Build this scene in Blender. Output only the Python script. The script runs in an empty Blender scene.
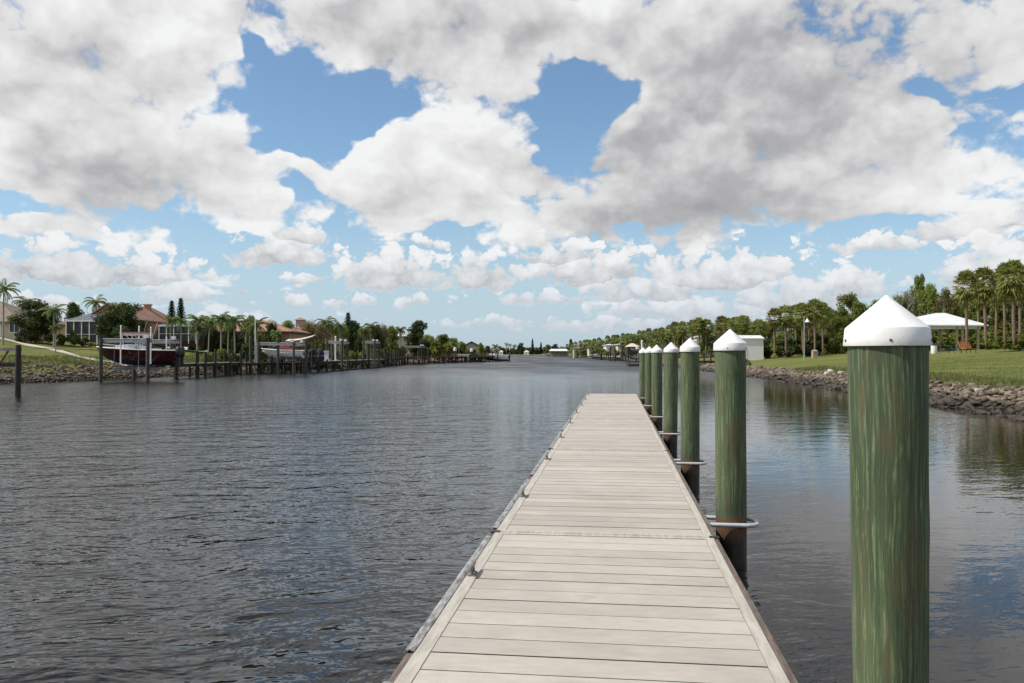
import bpy, math, random
import numpy as np
from mathutils import Vector, Matrix, noise
R = random.Random(11)
NR = np.random.default_rng(11)
PI = math.pi
scene = bpy.context.scene
COL = scene.collection

# ---------------------------------------------------------------- camera
F = 826.0                # focal length in pixels at 1024 wide
HZ = 354.0               # picture row of the horizon
EYE = 2.0                # eye height above the water
cam_data = bpy.data.cameras.new('camera')
cam = bpy.data.objects.new('camera', cam_data)
COL.objects.link(cam)
cam_data.sensor_width = 36.0
cam_data.lens = F / 1024 * 36.0
cam_data.clip_start = 0.05
cam_data.clip_end = 20000
cam.location = (0, 0, EYE)
cam.rotation_euler = (math.radians(90) + math.atan((HZ - 341.5) / F), 0, 0)
scene.camera = cam
scene.render.resolution_x = 1024
scene.render.resolution_y = 683

def px_x(px, y):
    return (px - 512.0) / F * y
def px_z(py, y):
    return EYE + (HZ - py) / F * y
def px_pt(px, py, y):
    return Vector((px_x(px, y), y, px_z(py, y)))

# ---------------------------------------------------------------- node helper
class NT:
    def __init__(self, tree):
        self.t = tree; self.n = tree.nodes; self.l = tree.links
    def node(self, kind, **kw):
        nd = self.n.new(kind)
        for k, v in kw.items():
            setattr(nd, k, v)
        return nd
    def put(self, sock, v):
        if isinstance(v, bpy.types.NodeSocket):
            self.l.new(v, sock)
        elif v is not None:
            sock.default_value = v
    def math(self, op, a, b=None, c=None, clamp=False):
        nd = self.node('ShaderNodeMath', operation=op, use_clamp=clamp)
        self.put(nd.inputs[0], a)
        if b is not None: self.put(nd.inputs[1], b)
        if c is not None: self.put(nd.inputs[2], c)
        return nd.outputs[0]
    def vmath(self, op, a, b=None, c=None):
        nd = self.node('ShaderNodeVectorMath', operation=op)
        self.put(nd.inputs[0], a)
        if b is not None: self.put(nd.inputs[1], b)
        if c is not None: self.put(nd.inputs[2], c)
        return nd.outputs['Value'] if op in ('LENGTH', 'DOT_PRODUCT', 'DISTANCE') else nd.outputs[0]
    def ramp(self, v, lo, hi, a=0.0, b=1.0, smooth=True):
        nd = self.node('ShaderNodeMapRange', interpolation_type='SMOOTHSTEP' if smooth else 'LINEAR')
        self.put(nd.inputs[0], v)
        self.put(nd.inputs[1], lo); self.put(nd.inputs[2], hi); self.put(nd.inputs[3], a); self.put(nd.inputs[4], b)
        return nd.outputs[0]
    def noise(self, vec, scale, detail=4, rough=.55, dist=0.0, lac=2.0):
        nd = self.node('ShaderNodeTexNoise')
        self.put(nd.inputs['Vector'], vec)
        nd.inputs['Scale'].default_value = scale; nd.inputs['Detail'].default_value = detail
        nd.inputs['Roughness'].default_value = rough; nd.inputs['Distortion'].default_value = dist
        nd.inputs['Lacunarity'].default_value = lac
        return nd.outputs['Fac']
    def mix(self, f, a, b, mode='MIX'):
        nd = self.node('ShaderNodeMix', data_type='RGBA', blend_type=mode)
        self.put(nd.inputs['Factor'], f)
        self.put(nd.inputs[6], a if isinstance(a, bpy.types.NodeSocket) else (*a, 1)[:4])
        self.put(nd.inputs[7], b if isinstance(b, bpy.types.NodeSocket) else (*b, 1)[:4])
        return nd.outputs[2]
    def xyz(self, x, y, z):
        nd = self.node('ShaderNodeCombineXYZ')
        self.put(nd.inputs[0], x); self.put(nd.inputs[1], y); self.put(nd.inputs[2], z)
        return nd.outputs[0]
    def sep(self, v):
        nd = self.node('ShaderNodeSeparateXYZ'); self.put(nd.inputs[0], v)
        return nd.outputs
    def coord(self, which='Object'):
        if not hasattr(self, '_tc'): self._tc = self.node('ShaderNodeTexCoord')
        return self._tc.outputs[which]
    def pos(self):
        return self.node('ShaderNodeNewGeometry').outputs['Position']
    def island(self):
        return self.node('ShaderNodeNewGeometry').outputs['Random Per Island']
    def scale(self, v, s):
        return self.vmath('MULTIPLY', v, s)

# ---------------------------------------------------------------- world: sky with broken cumulus
SUN_EL, SUN_AZ = 50.0, -99.0        # degrees; azimuth from straight ahead (+Y), to the right positive
def make_world():
    w = bpy.data.worlds.new('World'); scene.world = w; w.use_nodes = True
    t = NT(w.node_tree); t.n.clear()
    out = t.node('ShaderNodeOutputWorld'); bg = t.node('ShaderNodeBackground')
    t.l.new(bg.outputs[0], out.inputs[0])
    sky = t.node('ShaderNodeTexSky', sky_type='NISHITA', sun_disc=False)
    sky.sun_elevation = math.radians(SUN_EL); sky.sun_rotation = math.radians(SUN_AZ)
    sky.air_density = 1.0; sky.dust_density = .6; sky.ozone_density = 1.6
    d = t.coord('Generated')
    x, y, z = t.sep(d)[:3]
    az = t.math('MULTIPLY', t.math('ARCTAN2', x, y), 57.2958)
    el = t.math('MULTIPLY', t.math('ARCSINE', z), 57.2958)
    elp = t.math('MAXIMUM', el, 0.0)
    # clouds flatten towards the horizon
    e14 = t.math('ADD', elp, 14.0)
    e7 = t.math('ADD', elp, 7.0)
    lx = t.math('DIVIDE', az, 11.0)
    ly = t.math('MULTIPLY', t.math('LOGARITHM', e14, 2.718282), 3.7)
    P = t.xyz(lx, ly, 3.7)
    warp = t.node('ShaderNodeTexNoise'); t.put(warp.inputs['Vector'], P); warp.inputs['Scale'].default_value = 1.6
    warp.inputs['Detail'].default_value = 3; warp.inputs['Roughness'].default_value = .6
    wv = t.vmath('SUBTRACT', warp.outputs['Color'], (.5, .5, .5))
    AE = t.xyz(az, el, 0.0)
    amp = t.math('MULTIPLY', e7, .42)
    AEw = t.vmath('ADD', AE, t.vmath('MULTIPLY', wv, t.xyz(amp, t.math('MULTIPLY', amp, .7), 0.0)))
    def blob(px, py, rx, ry, a, soft=.35):
        """ellipse of sky direction given by where it stands in the view; a = how much cover it adds"""
        baz = math.degrees(math.atan((px - 512) / F)); bel = math.degrees(math.atan((HZ - py) / F * math.cos(math.radians(baz))))
        sx = math.degrees(rx / F) * math.cos(math.radians(baz)) ** 2; sy = math.degrees(ry / F) * math.cos(math.radians(baz))
        L = t.vmath('LENGTH', t.vmath('MULTIPLY_ADD', AEw, (1 / sx, 1 / sy, 0), (-baz / sx, -bel / sy, 0)))
        return t.ramp(L, soft, 1.0 + (1 - soft) * .6, a, 0.0)
    def total(lst, base):
        s = base
        for b in lst:
            s = t.math('ADD', s, blob(*b))
        return s
    # cover: background cover by elevation, then holes (negative) and single clouds (positive)
    base = t.ramp(el, 4.0, 10.5, .42, 1.26)
    base = t.math('ADD', base, t.ramp(el, 30.0, 55.0, 0.0, -.55))
    COVER = [
        # px, py, rx, ry, amount
        (318, 105, 72, 46, -1.15), (372, 122, 26, 20, -0.54), (262, 66, 18, 22, -0.54), (572, 108, 56, 46, -1.28), (212, 118, 34, 26, -0.74), (288, 142, 34, 16, -0.68),
        (500, 35, 14, 8, -0.41), (946, 78, 20, 34, -.5), (1012, 92, 26, 36, -.6), (1000, 150, 60, 12, -.25),
        (985, 190, 60, 9, -0.47), (880, 250, 62, 30, -1.01), (15, 215, 46, 14, -0.74), (350, 215, 30, 26, -0.68), (300, 190, 26, 24, -0.68),
        (205, 238, 50, 26, -0.47), (330, 250, 110, 26, -.25), (440, 240, 40, 12, -0.54), (640, 240, 22, 9, -0.47), (775, 213, 18, 9, -0.34), (820, 200, 12, 8, -0.34), (560, 275, 70, 10, -0.41),
        # clouds
        (225, 165, 74, 48, .42), (430, 185, 110, 50, .35), (800, 205, 170, 30, .35), (960, 170, 80, 24, .2), (60, 235, 70, 14, .2),
        (700, 100, 200, 110, .35), (90, 120, 150, 100, .35), (430, 30, 260, 50, .25), (900, 150, 90, 60, .2),
    ]
    cover = total(COVER, base)
    PW = t.vmath('ADD', P, t.vmath('MULTIPLY', wv, (.55, .55, .3)))
    def puff(Pv, sc, det):
        nd = t.node('ShaderNodeTexVoronoi', feature='F1', voronoi_dimensions='2D')
        t.put(nd.inputs['Vector'], Pv); nd.inputs['Scale'].default_value = sc; nd.inputs['Detail'].default_value = det
        nd.inputs['Roughness'].default_value = .5
        return t.math('SUBTRACT', .42, nd.outputs['Distance'])
    def dens(Pv, Pp):
        n1 = t.noise(Pv, 1.25, 7, .58, 0)
        return t.math('ADD', t.math('MULTIPLY', t.math('SUBTRACT', n1, .5), 1.7), t.math('MULTIPLY', puff(Pp, 1.9, 4.0), .85))
    n0 = dens(P, PW)
    off = (-.05, .16, 0)
    nup = t.math('ADD', t.math('MULTIPLY', t.math('SUBTRACT', t.noise(t.vmath('ADD', P, off), 1.25, 4, .58, 0), .5), 1.7), t.math('MULTIPLY', puff(t.vmath('ADD', PW, off), 1.9, 1.0), .75))
    low = t.math('MULTIPLY', t.ramp(el, 11.0, 5.5), t.math('SUBTRACT', t.noise(P, 3.4, 6, .58, 0), .47))
    D = t.math('ADD', t.math('ADD', cover, n0), t.math('MULTIPLY', low, 2.6))
    # cumulus heaps lower in the sky: domed tops, flatter bases
    HEAPS = [(60, 258, 105, 30), (130, 268, 70, 20), (182, 290, 38, 15), (278, 246, 50, 22), (298, 230, 30, 17), (390, 265, 56, 26), (478, 268, 36, 25), (241, 289, 15, 8),
             (300, 300, 15, 7), (336, 300, 14, 6), (369, 301, 17, 7), (419, 301, 18, 7), (296, 278, 14, 6), (322, 276, 22, 7), (550, 295, 60, 9), (600, 265, 75, 22), (655, 284, 80, 20),
             (720, 268, 85, 28), (690, 306, 95, 17), (790, 288, 70, 26), (856, 280, 30, 24), (790, 318, 90, 16), (990, 262, 58, 44), (955, 222, 60, 14), (30, 300, 60, 11),
             (100, 314, 50, 8), (600, 322, 80, 9), (500, 322, 50, 6), (1010, 215, 50, 20), (870, 240, 46, 10), (420, 240, 26, 6), (560, 250, 46, 16), (225, 318, 40, 5)]
    hn = t.node('ShaderNodeTexNoise'); t.put(hn.inputs['Vector'], AE); hn.inputs['Scale'].default_value = .42; hn.inputs['Detail'].default_value = 5; hn.inputs['Roughness'].default_value = .6
    AEh = t.vmath('ADD', AE, t.vmath('MULTIPLY', t.vmath('SUBTRACT', hn.outputs['Color'], (.5, .5, .5)), (1.9, 1.5, 0)))
    bil = t.node('ShaderNodeTexVoronoi', feature='F1', voronoi_dimensions='2D'); t.put(bil.inputs['Vector'], t.vmath('MULTIPLY', AEh, (1, 1.25, 1))); bil.inputs['Scale'].default_value = .55; bil.inputs['Detail'].default_value = 3.0; bil.inputs['Roughness'].default_value = .55
    lump = t.math('SUBTRACT', .40, bil.outputs['Distance'])
    HD = None
    for px_, py_, rx, ry in HEAPS:
        baz = math.degrees(math.atan((px_ - 512) / F)); bel = math.degrees(math.atan((HZ - py_) / F * math.cos(math.radians(baz))))
        sx = math.degrees(rx / F) * math.cos(math.radians(baz)) ** 2; sy = math.degrees(ry / F) * math.cos(math.radians(baz))
        sx *= 1.42; sy *= 1.5; bel -= sy * .30
        v = t.vmath('MULTIPLY_ADD', AEh, (1 / sx, 1 / sy, 0), (-baz / sx, -bel / sy, 0))
        L = t.vmath('LENGTH', v); ys = t.sep(v)[1]
        d_ = t.math('SUBTRACT', t.math('SUBTRACT', 1.0, L), t.math('MULTIPLY', t.math('MINIMUM', ys, 0.0), -1.3))
        d_ = t.math('MULTIPLY', t.math('MAXIMUM', d_, -.8), min(1.0, .45 + ry / 40))
        if HD is None: HD, HS = d_, ys
        else:
            gt = t.math('GREATER_THAN', d_, HD)
            mxn = t.node('ShaderNodeMix', data_type='FLOAT'); t.put(mxn.inputs[0], gt); t.put(mxn.inputs[2], HS); t.put(mxn.inputs[3], ys); HS = mxn.outputs[0]
            HD = t.math('MAXIMUM', HD, d_)
    HD = t.math('ADD', t.math('ADD', HD, .36), t.math('MULTIPLY', lump, .95))
    ha = t.math('MULTIPLY', t.ramp(HD, .06, .30), t.ramp(el, 18.0, 14.0))
    hg = t.math('ADD', t.ramp(HS, .55, -.45, -.08, .36), t.math('MULTIPLY', lump, -.42))
    hg = t.math('ADD', hg, t.math('MULTIPLY', t.math('SUBTRACT', hn.outputs['Fac'], .5), .35))
    alpha = t.ramp(t.math('ADD', D, t.math('MULTIPLY', lump, .26)), .37, .74)
    alpha = t.math('MULTIPLY', alpha, t.ramp(el, -.6, .4))
    # thick parts seen from below are grey, sunlit tops and thin edges are white
    GREY = [(715, 110, 220, 110, .50, .1), (900, 50, 200, 90, .30), (660, 200, 120, 60, .25), (100, 185, 120, 50, .50), (60, 60, 130, 70, .28), (440, 30, 200, 50, .35),
            (760, 215, 160, 45, .25), (400, 205, 90, 30, .2), (390, 275, 40, 10, .22), (570, 225, 80, 16, .3), (960, 290, 80, 24, .15), (740, 325, 220, 26, .2), (225, 195, 50, 20, .2),
            (480, 275, 26, 8, .2), (182, 296, 34, 7, .18), (60, 280, 90, 14, .1)]
    G = total(GREY, .0)
    under = t.math('MULTIPLY', t.math('SUBTRACT', nup, n0), .6)
    thick = t.ramp(D, .8, 2.0, 0, .12)
    G = t.math('ADD', t.math('ADD', G, under), thick)
    G = t.math('ADD', G, t.math('MULTIPLY', t.math('ADD', lump, .02), -.17))
    G = t.math('ADD', G, t.math('MULTIPLY', t.math('SUBTRACT', warp.outputs['Fac'], .5), .55))
    G = t.math('ADD', G, t.ramp(el, 21.0, 42.0, 0.0, .75))     # overhead one sees the shaded bases
    G = t.ramp(G, .06, 1.48, 0, 1, smooth=False)
    hsel = t.math('MULTIPLY', ha, t.ramp(D, 1.1, .6, .35, 1))
    gm = t.node('ShaderNodeMix', data_type='FLOAT'); t.put(gm.inputs[0], hsel); t.put(gm.inputs[2], G); t.put(gm.inputs[3], t.math('MULTIPLY', hg, 1.0, clamp=True)); G = gm.outputs[0]
    alpha = t.math('MAXIMUM', alpha, t.math('MULTIPLY', ha, .97))
    cr = t.node('ShaderNodeValToRGB'); t.put(cr.inputs[0], G)
    e = cr.color_ramp.elements
    e[0].position = 0; e[0].color = (.88, .885, .89, 1)
    e[1].position = 1; e[1].color = (.30, .305, .325, 1)
    m = e.new(.3); m.color = (.70, .70, .705, 1)
    m = e.new(.62); m.color = (.45, .45, .465, 1)
    ccol = t.vmath('SCALE', cr.outputs[0]); ccol.node.inputs['Scale'].default_value = 9.3
    # far clouds take the colour of the air in front of them
    far = t.ramp(el, 0.0, 8.0, .50, 0.0)
    skyc = t.mix(1.0, sky.outputs[0], SKY_TINT, 'MULTIPLY')
    ccol = t.mix(far, ccol, AIR_COL)
    skyc = t.mix(t.ramp(el, 0, 12, .8, 0), skyc, AIR_COL)
    col = t.mix(alpha, skyc, ccol)
    t.l.new(col, bg.inputs[0]); bg.inputs[1].default_value = .1
    w.cycles.sampling_method = 'MANUAL'; w.cycles.sample_map_resolution = 512
SKY_TINT = (1.06, 1.20, 1.24)
AIR_COL = (4.3, 5.4, 6.6)
make_world()

sun_d = bpy.data.lights.new('sun', 'SUN'); sun = bpy.data.objects.new('sun', sun_d); COL.objects.link(sun)
sun_d.energy = 4.6; sun_d.angle = math.radians(.53); sun_d.color = (1, .95, .87)
a, e_ = math.radians(SUN_AZ), math.radians(SUN_EL)
sd = Vector((math.sin(a) * math.cos(e_), math.cos(a) * math.cos(e_), math.sin(e_)))
sun.rotation_euler = (-sd).to_track_quat('-Z', 'Y').to_euler()
sun.location = sd * 50
vs = scene.view_settings
vs.view_transform = 'Standard'; vs.look = 'None'; vs.exposure = .14; vs.gamma = 1; vs.use_curve_mapping = False
scene.render.engine = 'CYCLES'
scene.cycles.use_denoising = True
try: scene.cycles.denoiser = 'OPENIMAGEDENOISE'
except Exception: pass
scene.cycles.max_bounces = 8; scene.cycles.transparent_max_bounces = 8
# ---------------------------------------------------------------- materials
def new_mat(name):
    m = bpy.data.materials.new(name); m.use_nodes = True
    t = NT(m.node_tree); b = t.n['Principled BSDF']
    return m, t, b
def bump(t, b, h, strength=.4, dist=.02):
    nd = t.node('ShaderNodeBump'); t.put(nd.inputs['Height'], h); nd.inputs['Strength'].default_value = strength
    nd.inputs['Distance'].default_value = dist; t.l.new(nd.outputs[0], b.inputs['Normal'])
def simple(name, c1, c2=None, scale=8, rough=.6, stretch=(1, 1, 1), bmp=0.0, metal=0.0, bd=.01, island=0.0):
    m, t, b = new_mat(name)
    c2 = c2 or tuple(x * .72 for x in c1)
    v = t.scale(t.coord('Object'), stretch)
    n = t.noise(v, scale, 6, .65)
    f = t.ramp(n, .32, .68)
    if island:
        f = t.math('ADD', t.math('MULTIPLY', f, 1 - island), t.math('MULTIPLY', t.island(), island))
    t.l.new(t.mix(f, c1, c2), b.inputs['Base Color'])
    b.inputs['Roughness'].default_value = rough; b.inputs['Metallic'].default_value = metal
    if bmp: bump(t, b, n, bmp, bd)
    return m
def leaf_mat(name, a, b_, c, trans=.25):
    """three greens mixed leaf by leaf, plus a drift through the crown that differs from plant to plant"""
    m = bpy.data.materials.new(name); m.use_nodes = True
    t = NT(m.node_tree); t.n.clear(); out = t.node('ShaderNodeOutputMaterial')
    r = t.island()
    cr = t.node('ShaderNodeValToRGB'); t.put(cr.inputs[0], r)
    e = cr.color_ramp.elements; e[0].color = (*a, 1); e[1].color = (*c, 1); mm = e.new(.55); mm.color = (*b_, 1)
    oi = t.node('ShaderNodeObjectInfo')
    hv = t.node('ShaderNodeHueSaturation')
    t.put(hv.inputs['Hue'], t.ramp(oi.outputs['Random'], 0, 1, .485, .515)); t.put(hv.inputs['Value'], t.ramp(oi.outputs['Random'], 0, 1, .8, 1.25))
    t.l.new(cr.outputs[0], hv.inputs['Color'])
    p = t.node('ShaderNodeBsdfPrincipled'); t.l.new(hv.outputs[0], p.inputs['Base Color']); p.inputs['Roughness'].default_value = .62; p.inputs['Specular IOR Level'].default_value = .22
    tr = t.node('ShaderNodeBsdfTranslucent'); t.l.new(hv.outputs[0], tr.inputs[0])
    mx = t.node('ShaderNodeMixShader'); mx.inputs[0].default_value = trans
    t.l.new(p.outputs[0], mx.inputs[1]); t.l.new(tr.outputs[0], mx.inputs[2]); t.l.new(mx.outputs[0], out.inputs[0])
    return m
M = {}
M['palm_leaf'] = leaf_mat('palm leaf', (0.16, 0.195, 0.045), (0.23, 0.25, 0.065), (0.36, 0.33, 0.12), 0.48)
M['queen_leaf'] = leaf_mat('feather palm leaf', (0.08, 0.12, 0.03), (0.13, 0.175, 0.05), (0.22, 0.25, 0.08), 0.4)
M['dead_leaf'] = leaf_mat('dead frond', (0.22, 0.15, 0.06), (0.3, 0.2, 0.09), (0.38, 0.28, 0.13), 0.3)
M['dark_leaf'] = leaf_mat('dark broad leaf', (0.036, 0.054, 0.016), (0.055, 0.08, 0.022), (0.1, 0.12, 0.036), 0.3)
M['green_leaf'] = leaf_mat('broad leaf', (0.12, 0.165, 0.03), (0.18, 0.225, 0.045), (0.29, 0.3, 0.08), 0.48)
M['olive_leaf'] = leaf_mat('olive leaf', (0.15, 0.145, 0.05), (0.21, 0.19, 0.07), (0.29, 0.25, 0.1), 0.45)
M['yellow_leaf'] = leaf_mat('yellow green leaf', (.08, .12, .015), (.15, .19, .03), (.26, .28, .06))
M['pine_leaf'] = leaf_mat('pine needles', (0.025, 0.045, 0.018), (0.035, 0.06, 0.024), (0.055, 0.085, 0.035), 0.2)
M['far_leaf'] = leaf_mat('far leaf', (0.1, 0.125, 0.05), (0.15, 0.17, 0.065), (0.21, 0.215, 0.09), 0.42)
M['trunk'] = simple('palm trunk', (.23, .15, .105), (.12, .08, .058), 3, .9, (1, 1, 6), .6, bd=.03)
M['gray_trunk'] = simple('grey trunk', (.33, .31, .28), (.2, .185, .16), 3, .85, (1, 1, 8), .3)
M['bark'] = simple('bark', (.13, .10, .075), (.06, .048, .036), 4, .95, (2, 2, 1), .6)
M['shaft'] = simple('crown shaft', (.10, .15, .05), (.07, .11, .03), 3, .5)

# composite deck boards: each board its own tone, grain along the board, scuffs and stains
def deck_mat():
    m, t, b = new_mat('composite deck board')
    P = t.coord('Object')
    r = t.island()
    grain = t.noise(t.scale(P, (3.0, 70, 20)), 1.0, 6, .7)
    blotch = t.noise(P, 1.3, 6, .62)
    blotch2 = t.noise(t.scale(P, (1, 2.2, 1)), 6.0, 7, .7)
    f = t.math('ADD', t.math('MULTIPLY', grain, .30), t.math('ADD', t.math('MULTIPLY', blotch, .40), t.math('ADD', t.math('MULTIPLY', r, .16), t.math('MULTIPLY', blotch2, .34))))
    c = t.mix(t.ramp(f, .38, .80), (.49, .448, .385), (.335, .30, .252))
    stain = t.ramp(t.noise(t.scale(P, (1, 1.4, 1)), 2.6, 8, .7), .58, .74)
    c = t.mix(t.math('MULTIPLY', stain, .35), c, (.28, .235, .195))
    speck = t.ramp(t.noise(P, 55, 3, .6), .66, .74)
    c = t.mix(t.math('MULTIPLY', speck, .45), c, (.16, .14, .12))
    t.l.new(c, b.inputs['Base Color']); b.inputs['Roughness'].default_value = .62
    bump(t, b, grain, .35, .003)
    return m
M['deck'] = deck_mat()
M['edge'] = simple('pale edge board', (.475, .44, .38), (.35, .315, .265), 6, .6, (6, .6, 1), .2, bd=.003)
M['old_wood'] = simple('weathered timber', (.17, .13, .105), (.075, .055, .045), 5, .9, (12, .8, 6), .5, bd=.004)
M['metal'] = simple('weathered aluminium', (.42, .41, .39), (.11, .105, .10), 16, .6, (2, .35, 2), .4, .2)
M['frame_screen'] = simple('dark screen roof', (.10, .105, .11), (.075, .08, .085), 1, .6)
M['galv'] = simple('galvanised tube', (.56, .57, .58), (.42, .43, .44), 18, .5, bmp=.1, metal=.25)
M['black'] = simple('black plastic', (.02, .02, .022), (.03, .03, .03), 10, .5)
def cap_mat():
    m, t, b = new_mat('white pile cap'); P = t.coord('Object'); oi = t.node('ShaderNodeObjectInfo').outputs['Random']
    Q = t.vmath('ADD', P, t.xyz(t.math('MULTIPLY', oi, 9.0), t.math('MULTIPLY', oi, 5.0), 0.0))
    c = t.mix(t.ramp(t.noise(Q, 6, 6, .65), .4, .7), (.78, .78, .765), (.68, .67, .64))
    run = t.ramp(t.noise(t.scale(Q, (22, 22, 3)), 1, 5, .65), .60, .74)
    c = t.mix(t.math('MULTIPLY', run, .30), c, (.42, .40, .34))
    spk = t.ramp(t.noise(Q, 70, 2, .5), .70, .76); c = t.mix(t.math('MULTIPLY', spk, .5), c, (.25, .23, .19))
    rim = t.ramp(t.sep(P)[2], .03, .0); c = t.mix(t.math('MULTIPLY', t.math('MULTIPLY', rim, t.noise(Q, 30, 4, .7)), .55), c, (.30, .28, .22))
    t.l.new(c, b.inputs['Base Color']); b.inputs['Roughness'].default_value = .48
    return m
M['cap'] = cap_mat()
M['screw'] = simple('dull screw', (.12, .11, .10), rough=.5, metal=.6)

# pressure treated pile: green with brown streaks, rust red band then black wet foot above the water
def pile_mat():
    m, t, b = new_mat('treated pile timber')
    P = t.coord('Object'); oi = t.node('ShaderNodeObjectInfo').outputs['Random']
    Q = t.vmath('ADD', P, t.vmath('SCALE', (31.0, 17.0, 9.0))); t.put(Q.node.inputs[1].links[0].from_node.inputs['Scale'], oi)
    wob = t.node('ShaderNodeTexNoise'); t.put(wob.inputs['Vector'], t.scale(Q, (3, 3, 1.2))); wob.inputs['Scale'].default_value = 2; wob.inputs['Detail'].default_value = 3
    Qw = t.vmath('ADD', Q, t.vmath('MULTIPLY', t.vmath('SUBTRACT', wob.outputs['Color'], (.5, .5, .5)), (.035, .035, .1)))
    fine = t.noise(t.scale(Qw, (75, 75, 2.2)), 1, 7, .72)
    broad = t.noise(t.scale(Qw, (9, 9, .9)), 1, 5, .6)
    kn = t.noise(t.scale(Qw, (9, 9, 2.4)), 1.3, 6, .65)
    med = t.noise(t.scale(Qw, (30, 30, 2.0)), 1, 5, .65)
    c = t.mix(t.ramp(broad, .38, .62), (.040, .066, .028), (.078, .106, .046))
    c = t.mix(t.math('MULTIPLY', t.ramp(med, .54, .66), .6), c, (.035, .055, .026))
    c = t.mix(t.math('MULTIPLY', t.ramp(med, .45, .34), .42), c, (.125, .165, .075))
    c = t.mix(t.math('MULTIPLY', t.ramp(fine, .50, .62), .85), c, (.165, .205, .105))
    c = t.mix(t.math('MULTIPLY', t.ramp(fine, .47, .36), .8), c, (.030, .048, .024))
    c = t.mix(t.math('MULTIPLY', t.ramp(kn, .51, .63), .50), c, (.095, .070, .030))
    c = t.mix(t.math('MULTIPLY', t.ramp(t.noise(t.scale(Qw, (26, 26, 1.3)), 1, 4, .6), .58, .68), .32), c, (.11, .078, .036))
    z = t.sep(P)[2]
    zj = t.math('ADD', z, t.math('MULTIPLY', t.math('SUBTRACT', t.noise(t.scale(Q, (14, 14, 3)), 1, 4, .6), .5), .16))
    rust = t.mix(fine, (.065, .030, .015), (.15, .075, .034))
    c = t.mix(t.math('MULTIPLY', t.ramp(zj, .72, .52), .35), c, (.03, .04, .028))
    c = t.mix(t.ramp(zj, .47, .44), c, rust)
    c = t.mix(t.ramp(zj, .34, .18), c, (.018, .013, .010))
    t.l.new(c, b.inputs['Base Color'])
    t.put(b.inputs['Roughness'], t.ramp(zj, .15, .4, .3, .72))
    bump(t, b, t.math('ADD', fine, t.math('MULTIPLY', kn, .6)), .7, .006)
    return m
M['pile'] = pile_mat()

def water_mat():
    m, t, b = new_mat('canal water')
    P = t.pos()
    x, y, z = t.sep(P)[:3]
    # the dock and its piles shelter the water on their right
    lat = t.math('SUBTRACT', t.math('MULTIPLY', x, math.cos(DA)), t.math('MULTIPLY', y, math.sin(DA)))
    shelter = t.math('MULTIPLY', t.ramp(lat, -.5, 2.2, 1.0, .0), 1.0)
    along = t.ramp(y, 34, 110, 0, 1)
    wind = t.math('MAXIMUM', shelter, along)
    gust = t.ramp(t.noise(t.scale(P, (1, .35, 1)), .09, 3, .55), .3, .7, .65, 1.15)
    wind = t.math('MULTIPLY', t.ramp(wind, 0, 1, .11, 1.0, smooth=False), gust)
    rot = t.node('ShaderNodeVectorRotate', rotation_type='Z_AXIS'); t.put(rot.inputs['Vector'], P); rot.inputs['Angle'].default_value = math.radians(-8)
    Pr = rot.outputs[0]
    wv = t.node('ShaderNodeTexNoise'); t.put(wv.inputs['Vector'], Pr); wv.inputs['Scale'].default_value = .6; wv.inputs['Detail'].default_value = 1
    Pw = t.vmath('ADD', Pr, t.vmath('MULTIPLY', t.vmath('SUBTRACT', wv.outputs['Color'], (.5, .5, .5)), (1.1, .7, 0)))
    EPS = .02
    dist = t.vmath('LENGTH', t.vmath('MULTIPLY', P, (1, 1, 0)))
    unres = t.ramp(dist, 12, 140, 0, 1)
    wfull = wind
    wind = t.math('MULTIPLY', wind, t.ramp(unres, 0, 1, 1.0, .55, smooth=False))
    def height(Q):
        n1 = t.noise(t.scale(Q, (.7, 1.35, 1)), 1.0, 2, .5)
        n2 = t.noise(t.scale(Q, (1.7, 2.9, 1)), 1.5, 3, .6)
        n3 = t.noise(t.scale(Q, (1.0, 1.7, 1)), 8.0, 2, .5)
        return t.math('ADD', t.math('MULTIPLY', n1, .085), t.math('ADD', t.math('MULTIPLY', n2, .050), t.math('MULTIPLY', n3, .009)))
    h0 = height(Pw); hx = height(t.vmath('ADD', Pw, (EPS, 0, 0))); hy = height(t.vmath('ADD', Pw, (0, EPS, 0)))
    k = t.math('MULTIPLY', wind, -1 / EPS)
    nx = t.math('MULTIPLY', t.math('SUBTRACT', hx, h0), k); ny = t.math('MULTIPLY', t.math('SUBTRACT', hy, h0), k)
    nrm = t.vmath('NORMALIZE', t.xyz(nx, ny, 1.0))
    t.l.new(nrm, b.inputs['Normal'])
    n1 = wv.outputs['Fac']
    t.l.new(t.mix(n1, (.0065, .0055, .0045), (.010, .009, .007)), b.inputs['Base Color'])
    t.l.new(t.math('ADD', .045, t.math('MULTIPLY', unres, t.math('MULTIPLY', wfull, .36))), b.inputs['Roughness']); b.inputs['IOR'].default_value = 1.333
    return m
DA = math.atan(103 / F)      # heading of the dock, to the right of straight ahead
M['water'] = water_mat()

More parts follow.
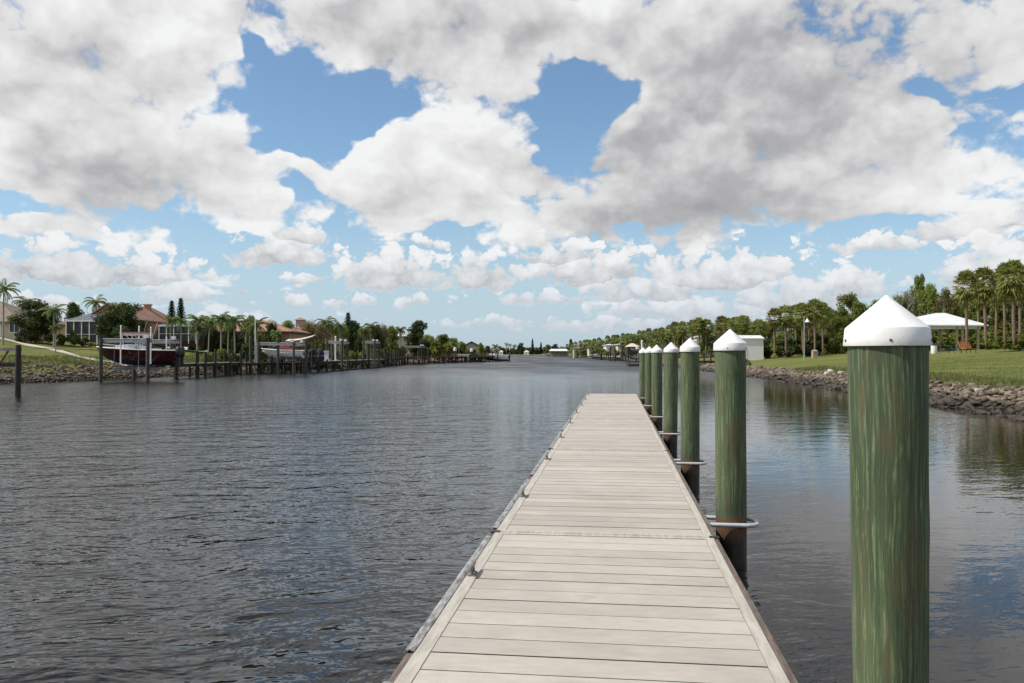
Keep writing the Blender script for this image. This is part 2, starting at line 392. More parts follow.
def ground_mat():
    m, t, b = new_mat('lawn and bank soil')
    P = t.pos(); z = t.sep(P)[2]
    n = t.noise(P, .16, 5, .6); n2 = t.noise(P, 1.4, 6, .7); n3 = t.noise(P, 14, 4, .7)
    c = t.mix(t.ramp(n, .35, .65), (.105, .132, .028), (.165, .168, .048))
    c = t.mix(t.math('MULTIPLY', t.ramp(n2, .48, .72), .7), c, (.175, .165, .065))
    c = t.mix(t.math('MULTIPLY', t.ramp(n3, .5, .75), .5), c, (.045, .075, .016))
    soil = t.mix(n3, (.11, .09, .065), (.19, .16, .12))
    zz = t.math('ADD', z, t.math('MULTIPLY', t.math('SUBTRACT', n2, .5), .5))
    c = t.mix(t.ramp(zz, .62, .78), soil, c)
    c = t.mix(t.ramp(z, .5, .1), c, (.03, .026, .02))
    t.l.new(c, b.inputs['Base Color']); b.inputs['Roughness'].default_value = .95; b.inputs['Specular IOR Level'].default_value = .15
    bump(t, b, t.math('ADD', n3, n2), .8, .12)
    return m
M['ground'] = ground_mat()
M['path'] = simple('concrete path', (.52, .45, .38), (.42, .36, .30), 2, .85)
def rock_mat():
    m, t, b = new_mat('rip rap stone')
    P = t.pos(); z = t.sep(P)[2]; r = t.island()
    n = t.noise(P, 3.2, 7, .68); n2 = t.noise(P, 17, 5, .7)
    c = t.mix(t.ramp(r, 0, 1), (.25, .195, .135), (.085, .062, .042))
    c = t.mix(t.math('MULTIPLY', t.ramp(n, .50, .68), .7), c, (.30, .26, .21))
    c = t.mix(t.math('MULTIPLY', t.ramp(n2, .5, .36), .7), c, (.06, .052, .045))
    zz = t.math('ADD', z, t.math('MULTIPLY', t.math('SUBTRACT', n, .5), .35))
    c = t.mix(t.ramp(zz, .46, .22), c, (.048, .034, .022))
    t.l.new(c, b.inputs['Base Color']); t.put(b.inputs['Roughness'], t.ramp(z, .2, .5, .55, .92))
    bump(t, b, t.math('ADD', n, n2), .7, .06)
    return m
M['rock'] = rock_mat()
M['pale_rock'] = simple('pale limestone', (.46, .43, .38), (.22, .19, .16), 3, .9, bmp=.6, bd=.05)
M['dark_timber'] = simple('dark marine timber', (.040, .033, .027), (.02, .017, .014), 3, .85, (3, 3, 1), .3)
M['mid_timber'] = simple('grey marine timber', (.085, .074, .065), (.04, .034, .03), 3, .9, (3, 3, 1), .3)
M['red_timber'] = simple('red brown decking', (.20, .075, .045), (.12, .05, .035), 2, .9)
M['pale_timber'] = simple('pale decking', (.30, .27, .23), (.18, .155, .13), 2, .85)
M['white'] = simple('white paint', (.82, .82, .81), (.74, .74, .73), 3, .45)
M['cream'] = simple('cream stucco', (.60, .52, .40), (.52, .45, .35), 2, .9)
M['terracotta'] = simple('peach stucco', (.40, .235, .155), (.34, .20, .13), 2, .9)
M['tan'] = simple('tan stucco', (.45, .36, .27), (.38, .30, .22), 2, .9)
def roof_mat(name, c1, c2, s=3.3):
    m, t, b = new_mat(name)
    P = t.coord('Object')
    w = t.node('ShaderNodeTexWave', wave_type='BANDS', bands_direction='Z'); t.put(w.inputs['Vector'], P); w.inputs['Scale'].default_value = s
    n = t.noise(P, 1.2, 6, .7); n2 = t.noise(P, 9, 3, .6)
    c = t.mix(t.ramp(n, .3, .7), c1, c2)
    c = t.mix(t.math('MULTIPLY', t.ramp(w.outputs['Fac'], .3, 0), .35), c, tuple(x * .5 for x in c2))
    c = t.mix(t.math('MULTIPLY', n2, .3), c, c2)
    t.l.new(c, b.inputs['Base Color']); b.inputs['Roughness'].default_value = .85
    bump(t, b, w.outputs['Fac'], .5, .05)
    return m
M['roof_red'] = roof_mat('barrel tile roof', (.36, .20, .14), (.26, .145, .105))
M['roof_tan'] = roof_mat('tan shingle roof', (.23, .18, .135), (.15, .12, .09))
M['roof_dark'] = roof_mat('dark shingle roof', (.10, .10, .10), (.06, .06, .065))
M['roof_white'] = simple('white metal roof', (.72, .72, .71), (.6, .6, .6), 1, .5)
M['glass'] = simple('dark window glass', (.02, .025, .03), (.03, .035, .04), 1, .08)
M['screen'] = simple('dark insect screen', (.06, .065, .07), (.045, .05, .055), 2, .7)
M['maroon'] = simple('maroon gelcoat', (.060, .006, .008), (.045, .005, .007), 2, .18)
M['navy'] = simple('dark blue bottom paint', (.012, .022, .055), (.02, .03, .06), 2, .6)
M['maroon_cloth'] = simple('maroon canvas', (.16, .014, .02), (.11, .01, .015), 2, .85)
M['red_cloth'] = simple('orange red canvas', (.50, .12, .06), (.4, .10, .05), 2, .85)
M['beige_cloth'] = simple('beige canvas', (.60, .53, .40), (.5, .44, .33), 2, .85)
M['black_cloth'] = simple('black canvas', (.018, .018, .02), (.028, .028, .03), 2, .85)
M['orange_wood'] = simple('orange varnished wood', (.75, .33, .09), (.6, .25, .07), 3, .6)
M['green_plastic'] = simple('green coated metal', (.03, .12, .09), (.025, .10, .075), 3, .5)
M['grey_paint'] = simple('grey paint', (.33, .34, .35), (.26, .27, .28), 3, .5)
M['sand'] = simple('tan block', (.40, .30, .22), (.32, .24, .17), 4, .9)
M['grass_blade'] = leaf_mat('grass blade', (0.085, 0.105, 0.03), (0.12, 0.14, 0.04), (0.19, 0.18, 0.07), 0.3)
M['cleat'] = simple('dull cleat metal', (.24, .225, .20), (.12, .11, .10), 30, .6, metal=.3)
M['joint_dark'] = simple('dark board joints', (.045, .038, .03), (.03, .026, .02), 20, .95)  # near-black board sides and bevels, so joints draw as dark lines
# ---------------------------------------------------------------- mesh helpers
class MB:
    """collects shapes; build() links them as one mesh object"""
    def __init__(self): self.v = []; self.f = []; self.m = []
    def add(self, verts, faces, mi=0):
        o = len(self.v); self.v += [tuple(p) for p in verts]
        self.f += [tuple(i + o for i in f) for f in faces]; self.m += [mi] * len(faces); return self
    def box(self, x0, x1, y0, y1, z0, z1, mi=0, rot=0, at=(0, 0, 0)):
        c, s = math.cos(rot), math.sin(rot)
        P = [(x, y, z) for z in (z0, z1) for (x, y) in ((x0, y0), (x1, y0), (x1, y1), (x0, y1))]
        P = [(at[0] + x * c - y * s, at[1] + x * s + y * c, at[2] + z) for x, y, z in P]
        return self.add(P, [(3, 2, 1, 0), (4, 5, 6, 7), (0, 1, 5, 4), (1, 2, 6, 5), (2, 3, 7, 6), (3, 0, 4, 7)], mi)
    def tube(self, pts, rad, n=8, mi=0, cap=True, closed=False):
        pts = [Vector(p) for p in pts]; k = len(pts)
        rad = rad if isinstance(rad, (list, tuple)) else [rad] * k
        vs = []
        for i, p in enumerate(pts):
            a = pts[(i - 1) % k] if (i or closed) else p; b = pts[(i + 1) % k] if (i < k - 1 or closed) else p
            d = (b - a).normalized()
            u = d.cross(Vector((0, 0, 1)) if abs(d.z) < .95 else Vector((1, 0, 0))).normalized(); w = d.cross(u)
            for j in range(n):
                th = 2 * PI * j / n
                vs.append(p + (u * math.cos(th) + w * math.sin(th)) * rad[i])
        fs = []
        for i in range(k if closed else k - 1):
            i2 = (i + 1) % k
            for j in range(n):
                j2 = (j + 1) % n; fs.append((i * n + j, i2 * n + j, i2 * n + j2, i * n + j2))
        if cap and not closed:
            fs.append(tuple(range(n))); fs.append(tuple((k - 1) * n + j for j in reversed(range(n))))
        return self.add(vs, fs, mi)
    def lathe(self, prof, n=32, mi=0, at=(0, 0, 0), wob=None):
        vs = []
        for i, (r, z) in enumerate(prof):
            for j in range(n):
                th = 2 * PI * j / n; rr = r * (wob(th, z) if wob else 1)
                vs.append((at[0] + rr * math.cos(th), at[1] + rr * math.sin(th), at[2] + z))
        fs = [(i * n + j, i * n + (j + 1) % n, (i + 1) * n + (j + 1) % n, (i + 1) * n + j) for i in range(len(prof) - 1) for j in range(n)]
        fs.append(tuple(reversed(range(n)))); fs.append(tuple((len(prof) - 1) * n + j for j in range(n)))
        return self.add(vs, fs, mi)
    def mesh(self, name, mats, smooth=None):
        me = bpy.data.meshes.new(name); me.from_pydata(self.v, [], self.f); 
        for m in (mats if isinstance(mats, (list, tuple)) else [mats]): me.materials.append(M[m] if isinstance(m, str) else m)
        if len(set(self.m)) > 1: me.polygons.foreach_set('material_index', self.m)
        if smooth is not None:
            me.polygons.foreach_set('use_smooth', [True] * len(me.polygons))
            me.set_sharp_from_angle(angle=math.radians(smooth))
        me.update(); return me
    def build(self, name, mats, parent=None, smooth=None, **kw):
        return link(name, self.mesh(name, mats, smooth), parent, **kw)
def link(name, me, parent=None, loc=None, rz=None, **kw):
    o = bpy.data.objects.new(name, me); COL.objects.link(o)
    if parent: o.parent = parent
    if loc is not None: o.location = loc
    if rz is not None: o.rotation_euler.z = rz
    for k, v in kw.items():
        if v is not None: o[k] = v
    return o
def thing(name, label, cat, loc=(0, 0, 0), rz=0, group=None, scale=1):
    o = link(name, None, None, loc, rz, label=label, category=cat, group=group)
    o.scale = scale if isinstance(scale, (tuple, list)) else (scale,) * 3
    return o
def np_mesh(name, V, nper, mats, smooth=False, F=None, mi=None):
    """big meshes of loose faces with nper corners each (or an explicit face array F)"""
    me = bpy.data.meshes.new(name); V = np.asarray(V, dtype=np.float32).reshape(-1, 3)
    if F is None: F = np.arange(len(V)).reshape(-1, nper)
    me.vertices.add(len(V)); me.vertices.foreach_set('co', V.ravel())
    me.loops.add(F.size); me.loops.foreach_set('vertex_index', F.ravel().astype(np.int32))
    me.polygons.add(len(F)); me.polygons.foreach_set('loop_start', (np.arange(len(F)) * F.shape[1]).astype(np.int32))
    me.polygons.foreach_set('loop_total', np.full(len(F), F.shape[1], dtype=np.int32))
    for m in (mats if isinstance(mats, (list, tuple)) else [mats]): me.materials.append(M[m])
    if mi is not None: me.polygons.foreach_set('material_index', np.asarray(mi, dtype=np.int32))
    if smooth: me.polygons.foreach_set('use_smooth', np.ones(len(F), dtype=bool))
    me.update(calc_edges=True); me.validate(); return me

# ---------------------------------------------------------------- shorelines and terrain
LEFT_SHORE = [(-46, -80), (-42, -20), (-40, 10), (-37, 35), (-34, 55), (-30.5, 63), (-29, 80), (-28, 100), (-26, 130), (-21.5, 155), (-14, 190), (-5, 224)]
TURN = [(-12, 236), (-60, 262), (-260, 330), (-1300, 900), (-1300, 1250), (-500, 1260), (30, 1240)]
RIGHT_SHORE = [(45, 820), (33.5, 413), (32, 300), (31, 220), (26, 150), (23.8, 118), (21.5, 79), (20.2, 62), (18.2, 45), (16.6, 31), (15.4, 23.5), (13.5, 5), (12.5, -80)]
WATER = np.array(LEFT_SHORE + TURN + RIGHT_SHORE, dtype=float)
def signed_shore(X, Y):
    """distance to the shoreline, positive on land"""
    X = np.atleast_1d(np.asarray(X, float)); Y = np.atleast_1d(np.asarray(Y, float))
    D = np.full(X.shape, 1e9); inside = np.zeros(X.shape, bool)
    n = len(WATER)
    for i in range(n):
        ax, ay = WATER[i]; bx, by = WATER[(i + 1) % n]
        dx, dy = bx - ax, by - ay
        t_ = np.clip(((X - ax) * dx + (Y - ay) * dy) / (dx * dx + dy * dy), 0, 1)
        D = np.minimum(D, np.hypot(X - ax - t_ * dx, Y - ay - t_ * dy))
        cond = (ay > Y) != (by > Y)
        with np.errstate(divide='ignore', invalid='ignore'):
            xi = ax + (Y - ay) / (by - ay if by != ay else 1e-9) * dx
        inside ^= cond & (X < xi)
    return np.where(inside, -D, D)
def ground_z(X, Y, detail=True):
    X = np.atleast_1d(np.asarray(X, float)); Y = np.atleast_1d(np.asarray(Y, float))
    s = signed_shore(X, Y)
    if detail: s = s + .35 * np.sin(X * .8 + Y * 1.1) * np.cos(Y * .47 - X * .3)
    zr = np.interp(s, [0, 2.5, 3.6, 14, 27, 60, 4000], [0, .60, .72, 1.62, 2.42, 2.6, 2.7])
    zl = np.interp(s, [0, 2.6, 4, 28, 60, 4000], [0, 1.15, 1.35, 3.75, 3.95, 2.2])
    far = np.interp(Y, [105, 165], [1.0, .42]); zl = zl * np.where(s > 0, far, 1)
    farr = np.interp(Y, [90, 250], [1.0, .62]); zr = zr * farr
    xc = np.interp(Y, [-50, 100, 220, 300, 800], [-12, -3, 12, 0, 0])
    z = np.where(X > xc, zr, zl)
    z = np.where(s < 0, np.maximum(-1.5, s * .45), z)
    if detail: z = z + np.where(s > 3, .05 * np.sin(X * .35) * np.sin(Y * .27 + 1) + .03 * np.sin(X * 1.3 + Y * .9), 0)
    return z
def gz(x, y): return float(ground_z(x, y)[0])

def make_ground():
    az = np.concatenate([np.arange(-180, -45, 4.0), np.arange(-45, 45, .22), np.arange(45, 180.1, 4.0)])
    r = [3.0]
    while r[-1] < 6000: r.append(r[-1] * (1.011 if r[-1] < 320 else 1.05))
    r = np.array(r); A, Rr = np.meshgrid(np.radians(az), r)
    X = Rr * np.sin(A); Y = Rr * np.cos(A)
    Z = ground_z(X.ravel(), Y.ravel())
    V = np.stack([X.ravel(), Y.ravel(), Z], 1)
    nr, na = X.shape
    idx = np.arange(nr * na).reshape(nr, na)
    Fq = np.stack([idx[:-1, :-1], idx[:-1, 1:], idx[1:, 1:], idx[1:, :-1]], -1).reshape(-1, 4)[:, ::-1]
    V = np.vstack([V, [[0, 0, -1.5]]])
    me = np_mesh('ground', V, 4, 'ground', True, Fq)
    link('ground', me, kind='structure')
    wb = MB(); S = 6000
    wb.add([(-S, -S, 0), (S, -S, 0), (S, S, 0), (-S, S, 0)], [(0, 1, 2, 3)])
    wb.build('water', 'water', kind='structure')
make_ground()

def ico(sub):
    import bmesh
    bm = bmesh.new(); bmesh.ops.create_icosphere(bm, subdivisions=sub, radius=1)
    V = np.array([v.co[:] for v in bm.verts]); Fc = np.array([[v.index for v in f.verts] for f in bm.faces]); bm.free(); return V, Fc
ICO1, ICO2 = ico(1), ico(2)
def rock_shape(V, size, rng):
    """an angular stone: sphere cut by a few planes, squashed and turned"""
    P = V.copy()
    for _ in range(12):
        d = rng.normal(size=3); d /= np.linalg.norm(d); h = rng.uniform(.30, .80)
        k = P @ d; P = P - np.outer(np.maximum(k - h, 0), d)
    P *= 1 + rng.normal(scale=.04, size=(len(P), 1))
    P *= np.array([rng.uniform(.8, 1.4), rng.uniform(.7, 1.1), rng.uniform(.5, .8)]) * size
    a = rng.uniform(0, 2 * PI); c, s = math.cos(a), math.sin(a)
    tl = rng.uniform(-.5, .5); Rx = np.array([[1, 0, 0], [0, math.cos(tl), -math.sin(tl)], [0, math.sin(tl), math.cos(tl)]])
    return P @ Rx.T @ np.array([[c, -s, 0], [s, c, 0], [0, 0, 1]]).T
def shore_points(shore, y0, y1, step):
    out = []
    for (ax, ay), (bx, by) in zip(shore[:-1], shore[1:]):
        L = math.hypot(bx - ax, by - ay); n = max(1, int(L / step))
        for k in range(n):
            t_ = (k + .5) / n; x = ax + (bx - ax) * t_; y = ay + (by - ay) * t_
            if y0 <= y <= y1: out.append((x, y, (bx - ax) / L, (by - ay) / L))
    return out
def riprap(shore, y0, y1, width, side, rng, size, base, per):
    Vs, Fs, o = [], [], 0
    V0, F0 = base
    for x, y, tx, ty in shore_points(shore, y0, y1, .30 * size / .3):
        for k in range(per):
            u = rng.uniform(-.5, width)
            px_, py_ = x + side * ty * u + rng.uniform(-.2, .2), y - side * tx * u + rng.uniform(-.2, .2)
            sz = size * rng.choice([.55, .75, 1, 1.25], p=[.3, .35, .25, .1])
            P = rock_shape(V0, sz, rng) + np.array([px_, py_, gz(px_, py_) + sz * .22])
            Vs.append(P); Fs.append(F0 + o); o += len(V0)
    return np.vstack(Vs), np.vstack(Fs)
rr = np.random.default_rng(5)
# on the right bank land lies to the right of the shoreline; that list runs towards the camera
V_, F_ = riprap(RIGHT_SHORE, 12, 66, 2.7, -1, rr, .21, ICO2, 9)
link('riprap', np_mesh('riprap', V_, 3, 'rock', False, F_), kind='stuff')
V_, F_ = riprap(RIGHT_SHORE, 66, 150, 2.7, -1, rr, .28, ICO1, 8)
link('riprap', np_mesh('riprap', V_, 3, 'rock', False, F_), kind='stuff')
V_, F_ = riprap(LEFT_SHORE, 30, 116, 2.8, -1, rr, .17, ICO1, 12)
link('riprap', np_mesh('riprap', V_, 3, 'rock', False, F_), kind='stuff')
# the largest pale stones near the grass edge are stones of their own
for i in range(26):
    pts = shore_points(RIGHT_SHORE, 20, 60, .5); x, y, tx, ty = pts[rr.integers(len(pts))]
    u = rr.uniform(1.6, 3.0); px_, py_ = x - ty * u, y + tx * u
    sz = rr.uniform(.22, .36) * (1.0 if y > 40 else .9)
    me = np_mesh('boulder', rock_shape(ICO2[0], sz, rr), 3, 'pale_rock' if rr.random() < .6 else 'rock', False, ICO2[1])
    link('boulder', me, loc=(px_, py_, gz(px_, py_) + sz * .4), label='pale angular boulder on top of the rip rap below the right lawn', category='boulder', group='large boulders along the right bank')
# grass tufts hanging over the stones at the lawn edge
def grass_strip(shore, y0, y1, s0, s1, side, n, hgt, wid):
    pts = np.array(shore_points(shore, y0, y1, .25)); k = NR.integers(len(pts), size=n)
    w = (s0 + (s1 - s0) * NR.random(n) ** 1.6)[:, None]
    x = pts[k, 0] + side * pts[k, 3] * w[:, 0] + NR.uniform(-.2, .2, n); y = pts[k, 1] - side * pts[k, 2] * w[:, 0] + NR.uniform(-.2, .2, n)
    z = ground_z(x, y); C = np.stack([x, y, z - .01], 1)
    a = NR.uniform(0, 2 * PI, n); d = np.stack([np.cos(a), np.sin(a), 0 * a], 1) * (wid * NR.uniform(.6, 1.4, n))[:, None]
    h = (hgt * NR.uniform(.4, 1.3, n))[:, None]; lean = NR.normal(scale=.35, size=(n, 3)) * h; lean[:, 2] = 0
    V = np.stack([C - d, C + d, C + lean + np.array([0, 0, 1]) * h], 1)
    return V.reshape(-1, 3)
V_ = np.vstack([grass_strip(RIGHT_SHORE, 14, 70, 2.5, 5.5, -1, 26000, .17, .018), grass_strip(RIGHT_SHORE, 14, 70, 4, 24, -1, 40000, .065, .02)])
link('grass', np_mesh('grass', V_, 3, 'grass_blade'), kind='stuff')
V_ = grass_strip(LEFT_SHORE, 40, 112, 2.8, 9, -1, 22000, .15, .03)
link('grass', np_mesh('grass', V_, 3, 'grass_blade'), kind='stuff')
# ---------------------------------------------------------------- the floating dock and its piles
# dock frame: local +Y runs along the dock, local +X to its right; z measured from the water
DECK = .45
XL, XR = -1.058, .852
T0, T1, SEC = -5.45, 32.35, 6.3
dock = thing('floating_dock', 'long pale composite floating dock running straight out along the canal', 'dock', (0, 0, 0), -DA)
BW = .235
def board_verts(mb, x0, x1, y0, y1, z0, z1, side_mi=0):
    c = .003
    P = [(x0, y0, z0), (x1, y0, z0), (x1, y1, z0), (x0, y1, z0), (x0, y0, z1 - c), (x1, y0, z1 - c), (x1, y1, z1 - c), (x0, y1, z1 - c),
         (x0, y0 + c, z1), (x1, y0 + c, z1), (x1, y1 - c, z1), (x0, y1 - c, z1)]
    mb.add(P, [(3, 2, 1, 0), (0, 1, 5, 4), (1, 2, 6, 5), (2, 3, 7, 6), (3, 0, 4, 7)], side_mi)
    n0 = len(mb.v) - 12; mb.f += [tuple(i + n0 for i in f) for f in ((4, 5, 9, 8), (6, 7, 11, 10), (8, 9, 10, 11), (5, 6, 10, 9), (7, 4, 8, 11))]; mb.m += [side_mi, side_mi, 0, 0, 0]
rd = random.Random(3)
secs = []
k = 0
y = .85 - SEC
while y < T1 - 1:
    secs.append((y, y + SEC)); y += SEC
for si, (ya, yb) in enumerate(secs):
    g = .012
    mb = MB(); n = int(round((yb - ya - .16) / BW)); w = (yb - ya - .16) / n
    for i in range(n):
        y0 = ya + .08 + i * w; gap = rd.choice([.002, .004, .005, .007, .008, .010])
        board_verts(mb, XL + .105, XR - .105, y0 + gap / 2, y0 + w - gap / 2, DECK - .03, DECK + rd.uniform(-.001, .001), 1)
    mb.build('deck_boards', ['deck', 'joint_dark'], dock)
    e = MB(); board_verts(e, XL + .022, XL + .102, ya + g, yb - g, DECK - .03, DECK + .003)
    e.build('edge_board', 'edge', dock)
    e = MB(); board_verts(e, XR - .102, XR - .038, ya + g, yb - g, DECK - .03, DECK + .003)
    e.build('edge_board', 'edge', dock)
    f = MB(); f.box(XR - .036, XR + .004, ya + g, yb - g, DECK - .23, DECK - .004); f.build('fascia', 'old_wood', dock)
    f = MB(); f.box(XL - .02, XL + .020, ya + g, yb - g, DECK - .23, DECK - .006); f.build('fascia', 'old_wood', dock)
    f = MB(); f.box(XL + .06, XR - .06, ya + .15, yb - .15, -.25, DECK - .06); f.build('float', 'black', dock)
    # aluminium bumper rails along the outer left edge, two to each section
    for r0, r1 in ((ya + .12, ya + .5 * SEC - .2), (ya + .5 * SEC + .22, yb - .22)):
        m = MB(); zb = DECK + .004
        prof = [(-.021, -.10), (-.036, -.085), (-.043, -.045), (-.040, -.012), (-.028, .006), (-.010, .012), (.021, .004), (.020, -.002), (-.010, .006), (-.024, -.014), (-.032, -.045), (-.028, -.078)]
        nn = len(prof); pts = []
        for yy in (r0, r1): pts += [(XL + .0 + a, yy, zb + b) for a, b in prof]
        m.add(pts, [(j, (j + 1) % nn, nn + (j + 1) % nn, nn + j) for j in range(nn)] + [tuple(range(nn)), tuple(range(2 * nn - 1, nn - 1, -1))])
        m.build('bumper_rail', 'metal', dock, 40)
    # hinge plates over the joint towards the next section
    if yb < T1 - 1:
        h = MB(); h.box(XL + .03, XR - .03, yb - .075, yb - .006, DECK - .006, DECK + .004); h.build('joint_plate', 'edge', dock)
        h = MB(); h.box(XL + .03, XR - .03, yb + .006, yb + .075, DECK - .006, DECK + .004); h.build('joint_plate', 'edge', dock)
        for q in range(4):
            x0 = XL + .06 + q * .47
            h = MB(); h.tube([(x0, yb, DECK + .006), (x0 + .30, yb, DECK + .006)], .009, 8); h.build('hinge', 'edge', dock, 40)
        for xx in (XL + .03, XR - .02):
            h = MB(); h.box(xx - .045, xx + .035, yb - .035, yb + .035, DECK - .05, DECK + .010); h.build('corner_bracket', 'black', dock)
    # end trim of the deck
e = MB(); board_verts(e, XL + .022, XR - .038, secs[-1][1] + .002, secs[-1][1] + .09, DECK - .03, DECK + .003); e.build('end_board', 'edge', dock)
# mooring cleats on the left edge board
cl = MB()
cl.tube([(0, -.115, .050), (0, -.085, .062), (0, -.03, .056), (0, .03, .056), (0, .085, .062), (0, .115, .050)], [.007, .011, .014, .014, .011, .007], 8)
for s in (-1, 1): cl.tube([(0, s * .035, 0), (0, s * .028, .055)], [.016, .011], 8)
cl.box(-.026, .026, -.06, .06, 0, .009)
cm = cl.mesh('cleat', 'cleat', 40)
yc = 5.75 - 3.2 * 2
while yc < T1:
    link('cleat', cm, dock, (XL + .060, yc, DECK + .003)); yc += 3.2

# piles
PILE_Y = [3.36, 7.94, 12.30, 16.75, 21.2, 25.7, 30.2]
PT = EYE + .033
LBL = ['nearest and largest green timber pile with a white cone cap', 'second green pile from the camera, its foot rusty brown above the pipe hoop',
       'third green pile from the camera, held by a pipe hoop beside the dock', 'fourth green pile from the camera, paler green than its neighbours',
       'fifth green pile from the camera, dark green with a white cone cap', 'sixth green pile from the camera, last but one before the dock end',
       'seventh and farthest green pile, standing by the end of the dock']
lean = [(-.004, .002), (-.002, .001), (.006, 0), (.012, -.002), (.003, .004), (.004, 0), (-.002, .002)]
for i, yd in enumerate(PILE_Y):
    X = [273, 115.5, 74.5, 55, 42, 34.2, 28][i]
    xw = (615 - 512 + X) / F * yd
    p = thing('dock_pile', LBL[i], 'pile', (xw, yd, 0), 0, 'green timber piles with white cone caps along the dock')
    p.rotation_euler = (lean[i][0], lean[i][1], R.uniform(0, 6))
    rad = [.151, .1455, .139, .141, .138, .140, .139][i]
    ph = [R.uniform(0, 6) for _ in range(6)]
    mb = MB()
    prof = []
    nz = 70
    for q in range(nz + 1):
        z = -1.6 + (PT + .02 + 1.6) * q / nz
        prof.append((rad * ((.89 + .11 * z / PT) if i == 0 else (.985 + .015 * z / PT)), z))
    knots = [(R.uniform(0, 2 * PI), R.uniform(.3, 1.9), R.uniform(.05, .11)) for _ in range(7)]
    def wob(th, z):
        v = 1 + .010 * math.sin(3 * th + ph[0] + z * .5) + .007 * math.sin(5 * th + ph[1] - z * .8) + .004 * math.sin(z * 5 + ph[2] + 2 * th)
        for kt, kz, kr in knots:
            dth = (th - kt + PI) % (2 * PI) - PI
            v += .022 * math.exp(-((dth * rad / kr) ** 2 + ((z - kz) / kr) ** 2))
        # drying checks: narrow splits that follow the grain
        for ci in range(3):
            c0 = ph[ci + 3] + .12 * math.sin(z * 1.3 + ph[ci]); dth = (th - c0 + PI) % (2 * PI) - PI
            v -= .030 * math.exp(-(dth / .035) ** 2) * (.5 + .5 * math.sin(z * 2 + ph[ci]))
        return v
    mb.lathe(prof, 120, 0, (0, 0, 0), wob)
    mb.build('pile_shaft', 'pile', p, 60)
    c = MB(); cr_ = rad + .010
    prof = [(cr_ + .004, 0), (cr_ + .005, .004), (cr_ - .001, .068), (cr_ - .003, .073)]
    for q in range(1, 9): tt = q / 8; prof.append(((cr_ - .003) * (1 - tt) + .006 * tt, .073 + .131 * tt))
    prof.append((.001, .2065))
    c.lathe(prof, 72); capo = c.build('cap', 'cap', p, 24)
    capo.location = (0, 0, PT)
    for a in range(5):
        th = a * 2 * PI / 5 + .4
        s = MB(); s.tube([((cr_ - .002) * math.cos(th), (cr_ - .002) * math.sin(th), .022), ((cr_ + .007) * math.cos(th), (cr_ + .007) * math.sin(th), .022)], .0055, 8); s.build('screw', 'screw', capo)
    # pipe hoop: part of the dock, closes round the pile
    ca, sa = math.cos(DA), math.sin(DA)
    lx, ly = xw * ca - yd * sa, xw * sa + yd * ca      # pile in dock coordinates
    h = MB(); hr = .175; x_in, x_out = XR - .03, lx + rad + .085
    pts = [(x_in, ly - hr, DECK - .055)]
    for q in range(0, 13):
        th = -PI / 2 + PI * q / 12
        r2 = .11
        cx = x_out - r2
        pts.append((cx + r2 * math.cos(th), ly + (hr - r2) * (1 if th > 0 else -1) * (1 if abs(th) > 1e-6 else 0) + r2 * math.sin(th), DECK - .055))
    pts.append((x_in, ly + hr, DECK - .055))
    h.tube(pts, .021, 12)
    h.build('pile_hoop', 'galv', dock, 50)
# ---------------------------------------------------------------- vegetation
def quads(C, U, W):
    """quads centred at C with half-axes U and W"""
    return np.stack([C - U - W * .6, C + U * .1 - W, C + U, C + U * .1 + W], 1)
def rnd_dirs(n):
    d = NR.normal(size=(n, 3)); return d / np.linalg.norm(d, axis=1)[:, None]
def leaf_cloud(centres, radii, n, size, flat=.75):
    """leaves through the volume of each cluster, denser towards its skin"""
    k = NR.integers(len(centres), size=n)
    d = rnd_dirs(n); r = NR.random(n) ** .45
    C = np.asarray(centres)[k] + d * (r * np.asarray(radii)[k])[:, None] * np.array([1, 1, flat])
    U = rnd_dirs(n); U[:, 2] *= .5
    U = U / np.linalg.norm(U, axis=1)[:, None]; W = np.cross(U, d + rnd_dirs(n) * .6); W /= np.linalg.norm(W, axis=1)[:, None] + 1e-6
    s = (size * NR.uniform(.6, 1.4, n))[:, None]
    return quads(C, U * s, W * s * .5)
def broad_template(name, leaf, n=5200, size=.022, width=.55, low=.16, ncl=34, trunkr=.022, open_=.0):
    """unit-height tree"""
    t = MB(); ths = []
    top = (R.uniform(-.03, .03), R.uniform(-.03, .03), .42)
    t.tube([(0, 0, -.05), (.0, 0, .0), (top[0] * .4, top[1] * .4, .2), top], [trunkr * 1.5, trunkr * 1.2, trunkr, trunkr * .75], 9)
    cs, rs = [], []
    for i in range(ncl):
        a = R.uniform(0, 2 * PI); h = R.uniform(low, .95); env = width * .5 * math.sqrt(max(.08, 1 - ((h - .50) / .52) ** 2)) * R.uniform(.15, .92)
        if i % 6 == 0: env *= 1.12
        c = (env * math.cos(a), env * math.sin(a), h); r_ = R.uniform(.085, .15) * (1 + .25 * width)
        cs.append(c); rs.append(r_)
        if i % 2 == 0:
            s = R.uniform(.12, .40); b = (top[0] * s, top[1] * s, s)
            mid = ((b[0] + c[0]) * .5, (b[1] + c[1]) * .5, (b[2] * .45 + c[2] * .55))
            t.tube([b, mid, c], [trunkr * .5, trunkr * .32, trunkr * .12], 5)
    V = leaf_cloud(cs, rs, n, size)
    V[..., 2] = np.maximum(V[..., 2], low * .3)
    return {'trunk': t.mesh('trunk', 'bark', 60), 'crown': np_mesh('crown', V, 4, leaf)}
